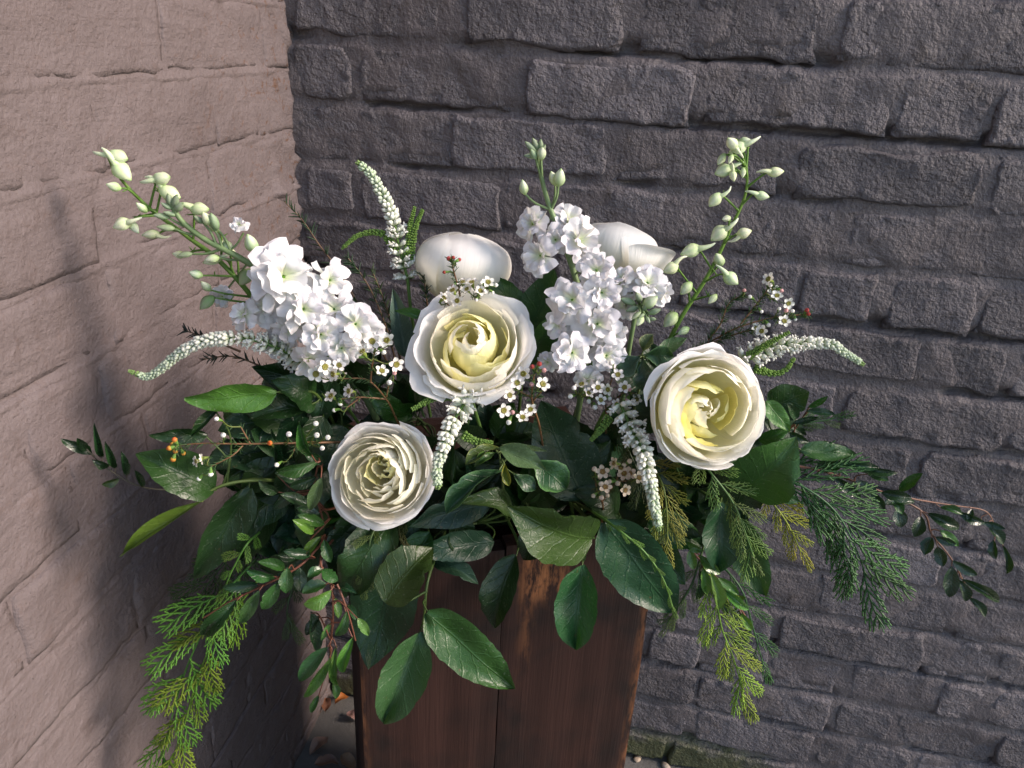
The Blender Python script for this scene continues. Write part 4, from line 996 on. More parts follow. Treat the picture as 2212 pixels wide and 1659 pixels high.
waxflower('waxflower sprig with seven open flowers right below the central rose', [[(1180, 1010, 0.62), (1165, 920, 0.575), (1150, 870, 0.56), (1150, 835, 0.555), (1156, 800, 0.555)], [(1160, 900, 0.57), (1125, 895, 0.56), (1108, 890, 0.56)], [(1150, 868, 0.56), (1170, 845, 0.555)], [(1150, 860, 0.56), (1122, 845, 0.555)]],
          [(1132, 808), (1117, 828), (1171, 831), (1100, 854), (1087, 886), (1145, 883), (1129, 903)], [(1175, 800, 'pink'), (1149, 830, 'pink'), (1150, 792, 'red'), (1165, 786, 'red'), (1107, 891, 'pink'), (1099, 912)], 0.555, 3, fr=16.5, face=(-0.1, -0.8, 0.45))
waxflower('waxflower sprig with red buds in front of the closed back rose', [[(1010, 800, 0.655), (1000, 690, 0.635), (992, 630, 0.622), (980, 585, 0.618), (976, 562, 0.616)], [(1000, 690, 0.635), (1030, 640, 0.622), (1050, 618, 0.62)], [(998, 690, 0.635), (965, 655, 0.622)]],
          [(1020, 612), (1054, 611), (979, 629), (1010, 626), (957, 645), (989, 650), (1037, 630), (1000, 612)], [(969, 558, 'red'), (979, 556, 'red'), (992, 561, 'red'), (960, 588, 'red'), (979, 618, 'red'), (1039, 611), (1071, 616), (1047, 628), (1029, 648), (1064, 632)], 0.622, 4, fr=14, face=(0, -0.5, 0.8), br=8)
waxflower('waxflower sprig reaching right with pink buds above the arching speedwell', [[(1340, 830, 0.70), (1475, 766, 0.68), (1540, 735, 0.67), (1598, 706, 0.66), (1682, 684, 0.66), (1748, 680, 0.66)], [(1530, 735, 0.67), (1556, 700, 0.67), (1575, 655, 0.67), (1608, 636, 0.67)], [(1600, 700, 0.66), (1648, 640, 0.66), (1662, 616, 0.66)], [(1545, 738, 0.67), (1608, 716, 0.66), (1650, 712, 0.66)]],
          [(1662, 604), (1678, 640), (1702, 655), (1693, 695), (1632, 710), (1646, 716), (1672, 630)], [(1620, 641), (1608, 627, 'pink'), (1683, 667), (1698, 671, 'pink'), (1688, 628, 'pink'), (1645, 673), (1712, 672), (1660, 702), (1743, 670, 'red'), (1746, 678, 'red'), (1718, 690), (1664, 616)], 0.66, 5, fr=14, br=8.5, needle_n=70)
waxflower('waxflower sprig crowded between the tall stock and the right rose', [[(1300, 1000, 0.66), (1310, 920, 0.62), (1305, 860, 0.60), (1290, 830, 0.595)], [(1308, 890, 0.61), (1345, 850, 0.60), (1372, 850, 0.595)], [(1305, 865, 0.60), (1250, 850, 0.60)], [(1306, 860, 0.60), (1322, 820, 0.60), (1330, 795, 0.60)]],
          [(1335, 810), (1297, 865), (1270, 850), (1257, 832), (1334, 874), (1315, 841), (1377, 862), (1350, 838), (1292, 838)], [(1240, 838), (1232, 856), (1272, 867), (1360, 841, 'pink'), (1320, 784), (1317, 861), (1354, 866, 'pink'), (1285, 880)], 0.595, 6, fr=14)
waxflower('tan tinged waxflower cluster in the shade left of the hanging right speedwell', [[(1300, 1130, 0.60), (1302, 1090, 0.575), (1290, 1060, 0.57), (1284, 1025, 0.57)], [(1300, 1085, 0.575), (1330, 1040, 0.57), (1345, 1005, 0.57)], [(1330, 1040, 0.57), (1365, 1038, 0.57)]],
          [(1302, 1018), (1329, 1001), (1350, 1024), (1307, 1053), (1349, 1058), (1379, 1033), (1341, 1012), (1362, 1022)], [(1284, 1013, 'tan'), (1295, 1031, 'tan'), (1317, 1040, 'tan'), (1297, 1045, 'tan'), (1282, 1071, 'tan'), (1299, 1075, 'tan'), (1312, 1070, 'tan'), (1360, 996, 'tan'), (1334, 1044, 'tan')], 0.57, 7, kind='tan', fr=16, nd_col=(0.06, 0.07, 0.02))

# ---- bare needle-leaved twigs
def needle_twig(label, path, n, ln, seed, top=0.0, col=(0.028, 0.058, 0.026)):
    rg = random.Random(seed); L = curve([at(*p) for p in path], 10)
    t = thing('needle_twig', label, 'twig', L[0], 'dark needle leaved twigs'); s, n_ = MB(), MB()
    s.tube(L, np.linspace(0.0011, 0.0005, len(L)), 5); L2 = L[int(len(L) * top):]; needles(n_, L2, n, mpx(ln, path[0][2]), rg, r=0.0006)
    link('stem', s.mesh('stem', M_STEM), t, off(t), (0.13, 0.075, 0.04)); o = link('needles', n_.mesh('needles', M_CEDAR), t, off(t), col); o['kind'] = 'stuff'
needle_twig('needle leaved twig crossing the wall corner with its tip at the upper left', [(845, 800, 0.67), (790, 690, 0.675), (735, 590, 0.68), (690, 530, 0.685), (655, 478, 0.69), (615, 436, 0.69)], 34, 24, 1, 0.45)
needle_twig('needle leaved twig just right of the left stock florets', [(860, 800, 0.66), (838, 720, 0.665), (812, 650, 0.67), (785, 600, 0.67), (752, 558, 0.67)], 60, 22, 2, 0.15)
needle_twig('reddish needle leaved twig beside the upright speedwell stem', [(868, 790, 0.65), (846, 700, 0.655), (826, 640, 0.66), (805, 588, 0.66)], 60, 22, 3, 0.1, (0.04, 0.07, 0.025))
needle_twig('short needle leaved twig at the left edge of the closed back rose', [(935, 720, 0.66), (922, 650, 0.66), (915, 596, 0.66)], 40, 20, 4, 0.2)
needle_twig('dark needle leaved twig under the left curving speedwell', [(640, 830, 0.62), (560, 790, 0.61), (500, 770, 0.605), (440, 776, 0.60)], 46, 24, 5, 0.1, (0.02, 0.03, 0.022))
needle_twig('small dark needle leaved twig above the left curving speedwell', [(520, 760, 0.62), (450, 732, 0.615), (395, 712, 0.61)], 34, 20, 6, 0.3, (0.02, 0.03, 0.024))
needle_twig('needle leaved twig poking up between right rose and delphinium', [(1420, 900, 0.68), (1470, 800, 0.67), (1520, 752, 0.665), (1570, 728, 0.66)], 60, 20, 7, 0.2)

# ---- leathery salal leaves
G_SAL = 'sprigs of broad salal leaves'
def salal(label, path, leaves, r=0.0018, name='salal_sprig', group=G_SAL, stem_col=(0.0504, 0.0880, 0.0165), kind='salal'):
    s = Sprig(name, label, 'foliage', path, r, group, stem_col)
    for l in leaves:
        b, tp, w, roll, col = l[:5]; var = l[5] if len(l) > 5 else None; kd = l[6] if len(l) > 6 else kind
        s.leaf(b, tp, w, roll, kd, var, col)
    s.done(); return s
salal('salal sprig hanging over the planter front with three leaves on one green stalk', [(960, 1150, 0.60), (925, 1250, 0.545), (916, 1330, 0.535), (908, 1362, 0.53)],
      [((832, 1302, 0.52), (936, 1182, 0.555), 128, -18, 'olive', 1), ((922, 1322, 0.525), (1113, 1490, 0.505), 126, 12, (0.0288, 0.0880, 0.0165), 0), ((908, 1362, 0.52), (828, 1561, 0.495), 128, -6, (0.0288, 0.0896, 0.0264), 3)])
salal('salal sprig with one big drooping olive leaf over the worn orange wood', [(1240, 1090, 0.62), (1285, 1140, 0.56), (1275, 1160, 0.54)], [((1278, 1162, 0.53), (1096, 1094, 0.505), 158, -22, (0.024, 0.058, 0.011), 1)])
salal('salal sprig with one narrow blue green leaf hanging on the planter front', [(1230, 1120, 0.62), (1262, 1190, 0.56), (1258, 1218, 0.545)], [((1258, 1218, 0.54), (1243, 1402, 0.525), 112, 8, (0.0245, 0.0896, 0.0264), 3)])
salal('salal sprig with a very dark bluish leaf over the planter right corner', [(1230, 1080, 0.64), (1290, 1110, 0.58), (1308, 1125, 0.565)], [((1306, 1126, 0.555), (1458, 1326, 0.545), 156, 6, (0.0115, 0.0464, 0.0198), 0), ((1300, 1150, 0.60), (1420, 1090, 0.59), 90, -30, 'dark', 2)])
salal('salal sprig with dark leaves against the planter at lower left', [(930, 1120, 0.62), (860, 1200, 0.575), (835, 1235, 0.565)], [((850, 1200, 0.550), (800, 1440, 0.530), 176, 8, (0.0115, 0.0432, 0.0132), 2), ((866, 1202, 0.57), (806, 1224, 0.56), 34, 30, 'light', 0)])
salal('salal sprig with a dark upright leaf lying on the planter seam', [(1090, 1110, 0.63), (1118, 1170, 0.60), (1116, 1200, 0.595)], [((1116, 1198, 0.585), (1068, 1358, 0.57), 88, 20, (0.0115, 0.0400, 0.0099), 1)])
salal('salal sprig of dark bluish leaves between the low left rose and the planter', [(1090, 1110, 0.63), (1030, 1130, 0.60), (960, 1140, 0.585)],
      [((1066, 1170, 0.585), (892, 1190, 0.555), 76, -10, (0.0115, 0.0400, 0.0198), 0), ((1062, 1086, 0.58), (882, 1136, 0.555), 78, -25, (0.0101, 0.0336, 0.0165), 2), ((938, 1212, 0.575), (1034, 1262, 0.56), 52, -20, (0.0216, 0.0560, 0.0308), 1), ((1115, 1110, 0.56), (998, 1082, 0.54), 62, 35, 'olive', 4)])
salal('salal sprig with a large shadowed leaf below the central waxflower', [(1240, 1120, 0.65), (1215, 1010, 0.62), (1180, 900, 0.61)], [((1262, 1080, 0.585), (1168, 864, 0.60), 150, 8, (0.0130, 0.0400, 0.0121), 2), ((1230, 1060, 0.60), (1320, 950, 0.61), 90, 15, 'dark', 0)])
salal('salal sprig with a pale green leaf pointing left below the speedwell', [(760, 1000, 0.66), (690, 860, 0.60), (640, 852, 0.58), (597, 847, 0.57)], [((597, 847, 0.565), (398, 862, 0.545), 74, -32, (0.0520, 0.1350, 0.0220), 0), ((700, 852, 0.60), (545, 792, 0.60), 72, -20, 'dark', 2), ((660, 880, 0.59), (540, 905, 0.57), 60, 25, 'dark', 1)])
salal('salal sprig with a broad dark leaf pointing left at the taupe wall', [(720, 1060, 0.64), (567, 1036, 0.58), (500, 1046, 0.56), (457, 1058, 0.55)], [((462, 1060, 0.548), (293, 980, 0.535), 108, 8, (0.0144, 0.0464, 0.0077), 1), ((448, 940, 0.56), (322, 940, 0.545), 38, -20, 'dark', 0), ((470, 884, 0.56), (414, 944, 0.545), 26, 20, 'dark', 3), ((540, 1052, 0.56), (418, 1248, 0.54), 92, -20, (0.0115, 0.0416, 0.0110), 0)])
salal('long yellow green lance leaf hanging toward the taupe wall at far left', [(640, 1040, 0.60), (567, 1037, 0.565), (500, 1043, 0.55), (455, 1060, 0.545), (436, 1084, 0.54)], [((438, 1082, 0.54), (260, 1202, 0.525), 40, 20, (0.085, 0.170, 0.022), 0, 'lance')], 0.0017, stem_col=(0.1100, 0.1600, 0.0400))
salal('salal sprig with a pair of upright leaves behind the central rose', [(1120, 900, 0.68), (1130, 790, 0.675), (1135, 720, 0.67)], [((1135, 680, 0.67), (1042, 590, 0.665), 56, 12, (0.0274, 0.0840, 0.0198), 0), ((1138, 735, 0.665), (1200, 580, 0.66), 92, -8, (0.0288, 0.0840, 0.0303), 2), ((1130, 780, 0.65), (1215, 660, 0.645), 70, 15, (0.0216, 0.0680, 0.0143), 1)])
salal('salal sprig with a pale upright leaf beside the speedwell stem left of the central rose', [(930, 860, 0.66), (900, 780, 0.655), (880, 740, 0.65)], [((876, 770, 0.65), (848, 622, 0.66), 46, 5, (0.0850, 0.1500, 0.1050), 3), ((935, 700, 0.63), (852, 672, 0.635), 24, 20, (0.0500, 0.1400, 0.0300), 1, 'lance'), ((820, 780, 0.65), (765, 640, 0.66), 44, -20, 'dark', 1)])
salal('salal sprig with a bright oval leaf hanging right of the planter', [(1480, 1040, 0.63), (1560, 1090, 0.60), (1588, 1118, 0.59)], [((1590, 1120, 0.58), (1653, 1289, 0.565), 92, 10, (0.0288, 0.0960, 0.0253), 0), ((1556, 1084, 0.585), (1550, 1236, 0.57), 100, -12, (0.0144, 0.0496, 0.0242), 3)])
salal('salal sprig with a big folded leaf under the right rose pointing up right', [(1420, 1030, 0.64), (1560, 1050, 0.60), (1610, 1055, 0.585)], [((1606, 1062, 0.575), (1721, 945, 0.565), 150, 14, (0.0216, 0.0784, 0.0121), 1), ((1560, 1020, 0.595), (1640, 1100, 0.60), 100, 25, 'dark', 0), ((1672, 1066, 0.585), (1730, 1084, 0.58), 28, 10, 'mid', 0)])
salal('salal sprig fanning out behind the right rose with one light green leaf', [(1470, 960, 0.66), (1600, 920, 0.63), (1665, 890, 0.62)],
      [((1662, 885, 0.615), (1748, 846, 0.61), 84, 10, (0.0144, 0.0480, 0.0088), 2), ((1654, 867, 0.60), (1706, 932, 0.59), 42, -12, (0.0700, 0.1600, 0.0260), 0), ((1640, 952, 0.60), (1706, 926, 0.595), 34, 10, 'mid', 1), ((1706, 934, 0.605), (1748, 955, 0.60), 22, 20, 'dark', 1), ((1650, 900, 0.63), (1740, 940, 0.63), 60, -10, 'dark', 0), ((1729, 974, 0.60), (1850, 983, 0.60), 46, -22, (0.0245, 0.0784, 0.0165), 0)])

salal('salal sprig with broad leaves lapping over the planter rim at left', [(960, 1110, 0.62), (880, 1140, 0.585), (840, 1160, 0.575)],
      [((905, 1130, 0.575), (770, 1215, 0.56), 92, -15, (0.0144, 0.0512, 0.0121), 2), ((930, 1150, 0.57), (880, 1262, 0.555), 84, 22, (0.0187, 0.0608, 0.0132), 1), ((880, 1120, 0.58), (745, 1150, 0.565), 78, 20, 'dark', 0), ((980, 1120, 0.585), (1000, 1215, 0.575), 80, -25, 'dark', 3), ((850, 1118, 0.568), (748, 1290, 0.548), 116, 12, (0.0130, 0.0464, 0.0110), 4), ((800, 1110, 0.575), (700, 1200, 0.56), 80, -14, 'dark', 2)])
salal('salal sprig with broad leaves lapping over the planter rim at right', [(1180, 1110, 0.63), (1330, 1140, 0.60), (1400, 1160, 0.59)],
      [((1380, 1150, 0.585), (1480, 1260, 0.57), 92, 15, (0.0158, 0.0544, 0.0143), 2), ((1400, 1120, 0.59), (1520, 1180, 0.58), 84, -12, 'mid', 0), ((1180, 1130, 0.60), (1130, 1210, 0.595), 70, 10, 'dark', 1), ((1340, 1110, 0.595), (1240, 1060, 0.59), 92, 25, 'dark', 4)])
salal('salal sprig of shaded leaves filling the left side under the stock', [(760, 980, 0.65), (650, 940, 0.61), (560, 950, 0.59)],
      [((640, 930, 0.60), (520, 880, 0.59), 80, 15, (0.0158, 0.0528, 0.0099), 1), ((620, 960, 0.60), (490, 990, 0.585), 86, -18, (0.0144, 0.0480, 0.0110), 0), ((680, 920, 0.605), (620, 840, 0.61), 70, 25, 'dark', 2), ((600, 980, 0.60), (560, 1080, 0.59), 84, 12, 'dark', 3), ((720, 930, 0.61), (700, 1030, 0.60), 84, -22, 'dark', 4)])

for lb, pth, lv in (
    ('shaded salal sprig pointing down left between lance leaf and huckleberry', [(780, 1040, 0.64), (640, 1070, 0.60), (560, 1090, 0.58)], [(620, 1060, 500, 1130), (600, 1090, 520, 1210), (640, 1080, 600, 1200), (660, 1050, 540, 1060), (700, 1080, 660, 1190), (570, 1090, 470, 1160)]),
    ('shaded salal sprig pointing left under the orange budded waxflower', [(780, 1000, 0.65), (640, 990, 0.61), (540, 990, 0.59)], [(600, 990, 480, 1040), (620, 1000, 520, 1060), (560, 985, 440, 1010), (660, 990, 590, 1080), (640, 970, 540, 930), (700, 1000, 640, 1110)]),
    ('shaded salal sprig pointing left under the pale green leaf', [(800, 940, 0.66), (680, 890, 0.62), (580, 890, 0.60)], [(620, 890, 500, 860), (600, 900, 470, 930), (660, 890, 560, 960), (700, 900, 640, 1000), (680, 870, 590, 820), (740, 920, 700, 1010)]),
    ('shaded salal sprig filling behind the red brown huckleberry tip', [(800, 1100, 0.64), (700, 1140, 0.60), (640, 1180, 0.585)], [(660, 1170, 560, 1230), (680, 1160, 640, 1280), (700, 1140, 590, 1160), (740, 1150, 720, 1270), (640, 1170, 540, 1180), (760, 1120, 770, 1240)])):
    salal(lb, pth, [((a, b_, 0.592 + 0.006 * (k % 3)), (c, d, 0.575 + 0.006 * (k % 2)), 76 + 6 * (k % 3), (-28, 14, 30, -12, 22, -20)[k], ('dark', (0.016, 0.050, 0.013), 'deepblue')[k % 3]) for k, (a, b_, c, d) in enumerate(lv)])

# ---- variegated pittosporum
salal('pittosporum sprig with pale rimmed leaves in the middle above the olive leaf', [(1090, 1110, 0.62), (1085, 1030, 0.57), (1078, 975, 0.55)],
      [((1077, 967, 0.545), (1180, 1016, 0.53), 56, -16, (0.0720, 0.1300, 0.0700), 0, 'lance'), ((1084, 961, 0.555), (1182, 974, 0.55), 24, -38, (0.0540, 0.1000, 0.0385), 2, 'lance'), ((1080, 965, 0.55), (1006, 1006, 0.535), 36, 28, (0.0360, 0.0736, 0.0220), 1, 'rim'), ((1078, 975, 0.545), (1025, 1008, 0.535), 26, 20, 'mid', 3, 'rim'),
       ((1082, 1012, 0.55), (966, 1112, 0.525), 56, 26, (0.0245, 0.0688, 0.0242), 1, 'rim'), ((1108, 1022, 0.55), (1158, 1058, 0.545), 40, -10, (0.0216, 0.0640, 0.0286), 2, 'rim'), ((1146, 992, 0.56), (1224, 1056, 0.55), 80, -10, (0.0216, 0.0752, 0.0242), 0, 'rim'), ((1090, 1000, 0.55), (1100, 1050, 0.54), 22, 10, (0.1200, 0.1500, 0.0200), 1, 'rim')],
      0.0016, 'pittosporum_sprig', 'variegated pittosporum sprigs', (0.0900, 0.1300, 0.0400), 'rim')
salal('pittosporum sprig forming a star of grey green leaves above left of the right rose', [(1350, 960, 0.66), (1380, 840, 0.625), (1388, 766, 0.61)],
      [((1387, 761, 0.605), (1412, 722, 0.605), 32, -20, (0.0504, 0.1000, 0.0413), 1, 'rim'), ((1390, 766, 0.60), (1456, 770, 0.595), 50, 8, (0.0302, 0.0784, 0.0330), 0, 'rim'), ((1418, 760, 0.605), (1484, 730, 0.61), 36, -25, (0.0504, 0.1000, 0.0413), 2, 'lance'), ((1389, 770, 0.60), (1402, 852, 0.585), 50, 12, (0.0202, 0.0560, 0.0253), 3, 'rim'), ((1384, 770, 0.605), (1332, 808, 0.60), 60, 20, (0.0216, 0.0624, 0.0286), 4, 'rim'), ((1392, 772, 0.605), (1440, 820, 0.60), 46, -10, (0.0216, 0.0624, 0.0275), 0, 'rim')],
      0.0016, 'pittosporum_sprig', 'variegated pittosporum sprigs', (0.0900, 0.1300, 0.0400), 'rim')

# ---- huckleberry
G_HUC = 'glossy huckleberry branches'
def huck(label, paths, leaves, stem_col=(0.1600, 0.0600, 0.0350), r=0.0014):
    s = Sprig('huckleberry_branch', label, 'foliage', paths[0], r, G_HUC, stem_col)
    for p in paths[1:]: s.twig([at(*q) for q in p], r * 0.8)
    for l in leaves:
        y = l[6] if len(l) > 6 else 0.535; rg = RNG
        s.leaf((l[0], l[1], y), (l[2], l[3], y - 0.008), l[4], RNG.uniform(-28, 28), 'gloss', None, l[5])
    s.done()
HG, HB, HD = (0.0245, 0.0840, 0.0176), (0.0700, 0.1750, 0.0300), (0.0130, 0.0416, 0.0143)
huck('glossy huckleberry branch reaching down left with a bare red brown tip', [[(760, 1100, 0.60), (690, 1180, 0.56), (642, 1226, 0.54), (563, 1268, 0.53), (500, 1298, 0.525), (439, 1335, 0.52)]],
     [(617, 1231, 556, 1213, 30, HG), (595, 1246, 530, 1230, 30, HG), (561, 1262, 480, 1268, 30, HD), (513, 1295, 438, 1372, 46, HD, 0.52), (560, 1275, 518, 1346, 36, (0.0360, 0.0760, 0.0193), 0.522), (605, 1256, 565, 1316, 38, HG, 0.525), (622, 1226, 618, 1282, 38, HG, 0.53), (646, 1226, 650, 1280, 34, HD, 0.54), (672, 1200, 612, 1190, 28, HD), (640, 1205, 600, 1200, 28, HD, 0.55), (695, 1158, 660, 1206, 26, HB, 0.545), (700, 1165, 715, 1215, 30, HG, 0.55)])
huck('glossy huckleberry branch hanging straight down left of the planter', [[(760, 1120, 0.60), (694, 1204, 0.545), (716, 1268, 0.53), (719, 1345, 0.525), (712, 1400, 0.525)], [(728, 1262, 0.53), (740, 1290, 0.525), (756, 1338, 0.52), (768, 1384, 0.52)]],
     [(697, 1230, 664, 1246, 30, HG), (707, 1262, 652, 1281, 38, HG, 0.53), (716, 1276, 655, 1306, 44, HB, 0.522), (729, 1256, 694, 1230, 32, HG, 0.525), (722, 1270, 771, 1283, 24, HD), (722, 1290, 732, 1336, 24, HB), (750, 1320, 724, 1374, 30, HG, 0.52), (714, 1345, 694, 1384, 16, HB), (709, 1397, 645, 1471, 44, (0.0288, 0.0920, 0.0330), 0.515), (714, 1420, 656, 1505, 30, HB, 0.52), (727, 1395, 730, 1480, 24, HB, 0.52), (764, 1375, 740, 1452, 34, HB, 0.515), (672, 1320, 684, 1408, 38, HD, 0.56), (773, 1335, 797, 1373, 24, HB, 0.51), (690, 1330, 660, 1372, 28, HD, 0.56), (720, 1470, 726, 1510, 24, HG, 0.53), (690, 1500, 672, 1540, 20, HG, 0.53), (752, 1305, 768, 1340, 22, HG), (730, 1240, 750, 1215, 28, HD, 0.55)])
huck('dense huckleberry branch with shiny dark leaves left of the low left rose', [[(770, 1080, 0.62), (700, 1100, 0.57), (680, 1050, 0.555), (690, 990, 0.55)], [(712, 1120, 0.57), (690, 1145, 0.555), (670, 1165, 0.55)]],
     [(686, 999, 596, 1018, 34, HG, 0.545), (676, 1043, 593, 1022, 30, HD, 0.55), (684, 1030, 625, 1052, 28, HD, 0.55), (695, 1031, 668, 1102, 32, (0.0360, 0.0880, 0.0248), 0.535), (671, 1093, 604, 1068, 30, HD, 0.54), (601, 1065, 558, 1037, 28, HD, 0.545), (701, 1134, 642, 1112, 28, HG, 0.535), (677, 1152, 632, 1122, 30, HB, 0.53), (690, 1060, 640, 1092, 28, HD, 0.55), (673, 985, 646, 911, 28, HG, 0.54), (690, 1110, 640, 1098, 26, HD, 0.54), (640, 1060, 590, 1100, 26, HD, 0.56), (596, 1028, 586, 926, 22, HD, 0.565), (700, 1000, 655, 975, 26, HD, 0.555)])
huck('bright green huckleberry branch hanging at right beside the planter', [[(1440, 1110, 0.62), (1491, 1186, 0.585), (1544, 1243, 0.575), (1600, 1316, 0.57), (1618, 1345, 0.57)]],
     [(1511, 1198, 1556, 1240, 28, HB, 0.575), (1491, 1186, 1499, 1231, 26, HB, 0.58), (1519, 1226, 1527, 1284, 28, HB, 0.57), (1535, 1235, 1553, 1318, 34, HB, 0.565), (1548, 1247, 1597, 1284, 24, HB, 0.57), (1560, 1271, 1617, 1317, 26, HB, 0.568), (1600, 1324, 1624, 1362, 22, HB, 0.565), (1511, 1231, 1503, 1296, 24, HD, 0.58), (1562, 1285, 1570, 1330, 24, HG, 0.57), (1470, 1150, 1512, 1158, 30, HD, 0.585), (1480, 1170, 1520, 1190, 24, HB, 0.58), (1582, 1300, 1612, 1290, 20, HB, 0.57)])
huck('long dark huckleberry branch trailing far out to the lower right', [[(1600, 1000, 0.64), (1740, 1010, 0.63), (1845, 1040, 0.625), (1985, 1100, 0.62), (2013, 1154, 0.615), (2058, 1212, 0.61), (2098, 1290, 0.605)]],
     [(a, b, c, d, w, col, y) for (a, b, c, d, w, col, y) in [
      (1940, 1097, 1945, 1140, 34, HD, 0.618), (1990, 1115, 1975, 1160, 32, HD, 0.616), (2013, 1160, 1997, 1199, 32, HD, 0.612), (2025, 1180, 2037, 1224, 30, HD, 0.61), (2055, 1222, 2050, 1290, 38, HD, 0.608), (2056, 1210, 2112, 1243, 26, HD, 0.61), (2068, 1250, 2086, 1300, 28, HD, 0.606), (2075, 1250, 2160, 1300, 26, HD, 0.606), (2092, 1290, 2129, 1333, 24, HD, 0.604),
      (2020, 1160, 2066, 1176, 22, HD, 0.612), (2003, 1108, 2072, 1141, 32, HD, 0.618), (2030, 1145, 2070, 1180, 24, HB, 0.614), (1808, 1000, 1900, 1011, 24, HD, 0.625), (1842, 1008, 1940, 1021, 20, HD, 0.625), (1872, 1022, 1920, 1038, 20, HG, 0.622), (1942, 1062, 1993, 1022, 26, HG, 0.615), (1902, 1063, 1970, 1076, 30, HD, 0.615), (1845, 1040, 1897, 1066, 26, HD, 0.62), (1975, 1085, 1903, 1090, 28, HD, 0.62),
      (1760, 1012, 1818, 985, 22, HD, 0.628), (1780, 1020, 1840, 1000, 22, HG, 0.625), (1800, 1030, 1860, 1075, 26, HD, 0.62), (1745, 880, 1789, 855, 16, HG, 0.62), (1741, 888, 1804, 896, 18, HD, 0.62), (1711, 915, 1769, 902, 16, HD, 0.61), (1720, 905, 1700, 870, 26, HD, 0.61), (1750, 965, 1800, 958, 20, HG, 0.62), (1925, 1075, 1950, 1110, 24, HG, 0.618), (1880, 1060, 1910, 1105, 26, HD, 0.62)]], (0.1300, 0.0600, 0.0350))
huck('thin huckleberry twig with small dark leaves at the far right edge', [[(1900, 1062, 0.62), (1985, 1080, 0.62), (2060, 1092, 0.62), (2128, 1104, 0.62), (2150, 1140, 0.62), (2168, 1182, 0.62)]],
     [(2070, 1105, 2128, 1130, 24, HD, 0.618), (2118, 1128, 2172, 1142, 16, HD, 0.618), (2135, 1137, 2168, 1176, 28, HD, 0.616), (2147, 1166, 2151, 1208, 24, HD, 0.616), (2167, 1178, 2174, 1240, 18, HD, 0.615), (2030, 1096, 2080, 1112, 20, HG, 0.618), (2100, 1100, 2092, 1128, 16, HD, 0.618)], (0.2200, 0.1100, 0.0700), 0.0009)
huck('faint willowy twig with narrow leaves against the taupe wall at far left', [[(440, 1060, 0.58), (313, 1053, 0.555), (233, 1013, 0.548), (187, 970, 0.545)]],
     [(200, 980, 131, 948, 24, HD, 0.548), (197, 983, 166, 946, 22, HD, 0.548), (222, 987, 203, 911, 17, HD, 0.55), (250, 1010, 227, 953, 19, HD, 0.55), (273, 1026, 262, 975, 19, HD, 0.55), (237, 1006, 199, 992, 22, HD, 0.55), (258, 1033, 219, 1046, 22, (0.0288, 0.0560, 0.0110), 0.55), (310, 1052, 290, 1015, 18, HD, 0.555)], (0.0700, 0.0600, 0.0400), 0.0009)

# ---- cedar
cedar('large green cedar spray hanging at lower left in front of the dark wall', [(560, 1200, 0.58), (480, 1290, 0.555), (430, 1380, 0.545), (390, 1480, 0.54), (360, 1600, 0.535), (340, 1720, 0.53)], 10, 190, 3, (0.070, 0.215, 0.030), 0.66, 0.80)
cedar('yellow green cedar spray mixed into the hanging lower left foliage', [(560, 1250, 0.57), (470, 1370, 0.545), (425, 1470, 0.54), (400, 1560, 0.535), (372, 1640, 0.53)], 8, 150, 4, (0.120, 0.235, 0.024), 0.74, 0.76)
cedar('small bright cedar tip at left over the dark lance leaf', [(560, 1150, 0.56), (533, 1176, 0.535), (505, 1225, 0.53), (482, 1278, 0.528)], 8, 48, 5, (0.075, 0.190, 0.030), 0.8, 0.8)
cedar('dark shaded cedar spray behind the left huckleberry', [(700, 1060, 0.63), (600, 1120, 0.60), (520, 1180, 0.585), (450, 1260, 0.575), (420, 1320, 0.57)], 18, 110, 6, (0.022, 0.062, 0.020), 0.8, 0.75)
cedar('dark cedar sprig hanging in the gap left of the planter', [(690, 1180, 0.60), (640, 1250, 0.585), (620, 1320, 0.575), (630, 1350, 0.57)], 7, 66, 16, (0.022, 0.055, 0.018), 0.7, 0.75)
cedar('cedar sprig under the low left rose pointing down', [(850, 1110, 0.585), (806, 1150, 0.555), (795, 1210, 0.545), (790, 1268, 0.54)], 10, 60, 7, (0.070, 0.125, 0.032), 0.85, 0.7)
cedar('brownish green cedar sprig right under the low left rose', [(870, 1110, 0.585), (862, 1150, 0.565), (880, 1200, 0.56)], 7, 70, 8, (0.080, 0.100, 0.030), 0.6, 0.6)
cedar('thin bright cedar strand lying across the dark bluish leaf', [(1280, 1105, 0.57), (1330, 1140, 0.53), (1390, 1190, 0.52), (1432, 1250, 0.515), (1456, 1320, 0.51)], 13, 38, 9, (0.085, 0.200, 0.030), 0.32, 0.55)
cedar('golden green cedar spray beside the hanging right speedwell', [(1390, 990, 0.60), (1428, 1040, 0.565), (1440, 1100, 0.555), (1442, 1170, 0.55)], 13, 92, 10, (0.150, 0.195, 0.038), 0.75, 0.62)
cedar('olive cedar spray hanging below the right rose', [(1500, 980, 0.60), (1530, 1015, 0.565), (1580, 1080, 0.555), (1607, 1143, 0.55), (1630, 1210, 0.548)], 13, 100, 11, (0.080, 0.170, 0.042), 0.75, 0.7)
cedar('large blue green cedar spray fanning out at right under the trailing branch', [(1620, 1020, 0.62), (1716, 1043, 0.60), (1793, 1093, 0.59), (1838, 1160, 0.585), (1872, 1245, 0.58)], 14, 168, 12, (0.036, 0.125, 0.036), 0.70, 0.66)
cedar('lime yellow cedar sprig between the bright oval leaf and blue green cedar', [(1640, 1050, 0.61), (1668, 1085, 0.59), (1700, 1130, 0.585), (1730, 1192, 0.58)], 9, 74, 13, (0.230, 0.290, 0.024), 0.7, 0.65)
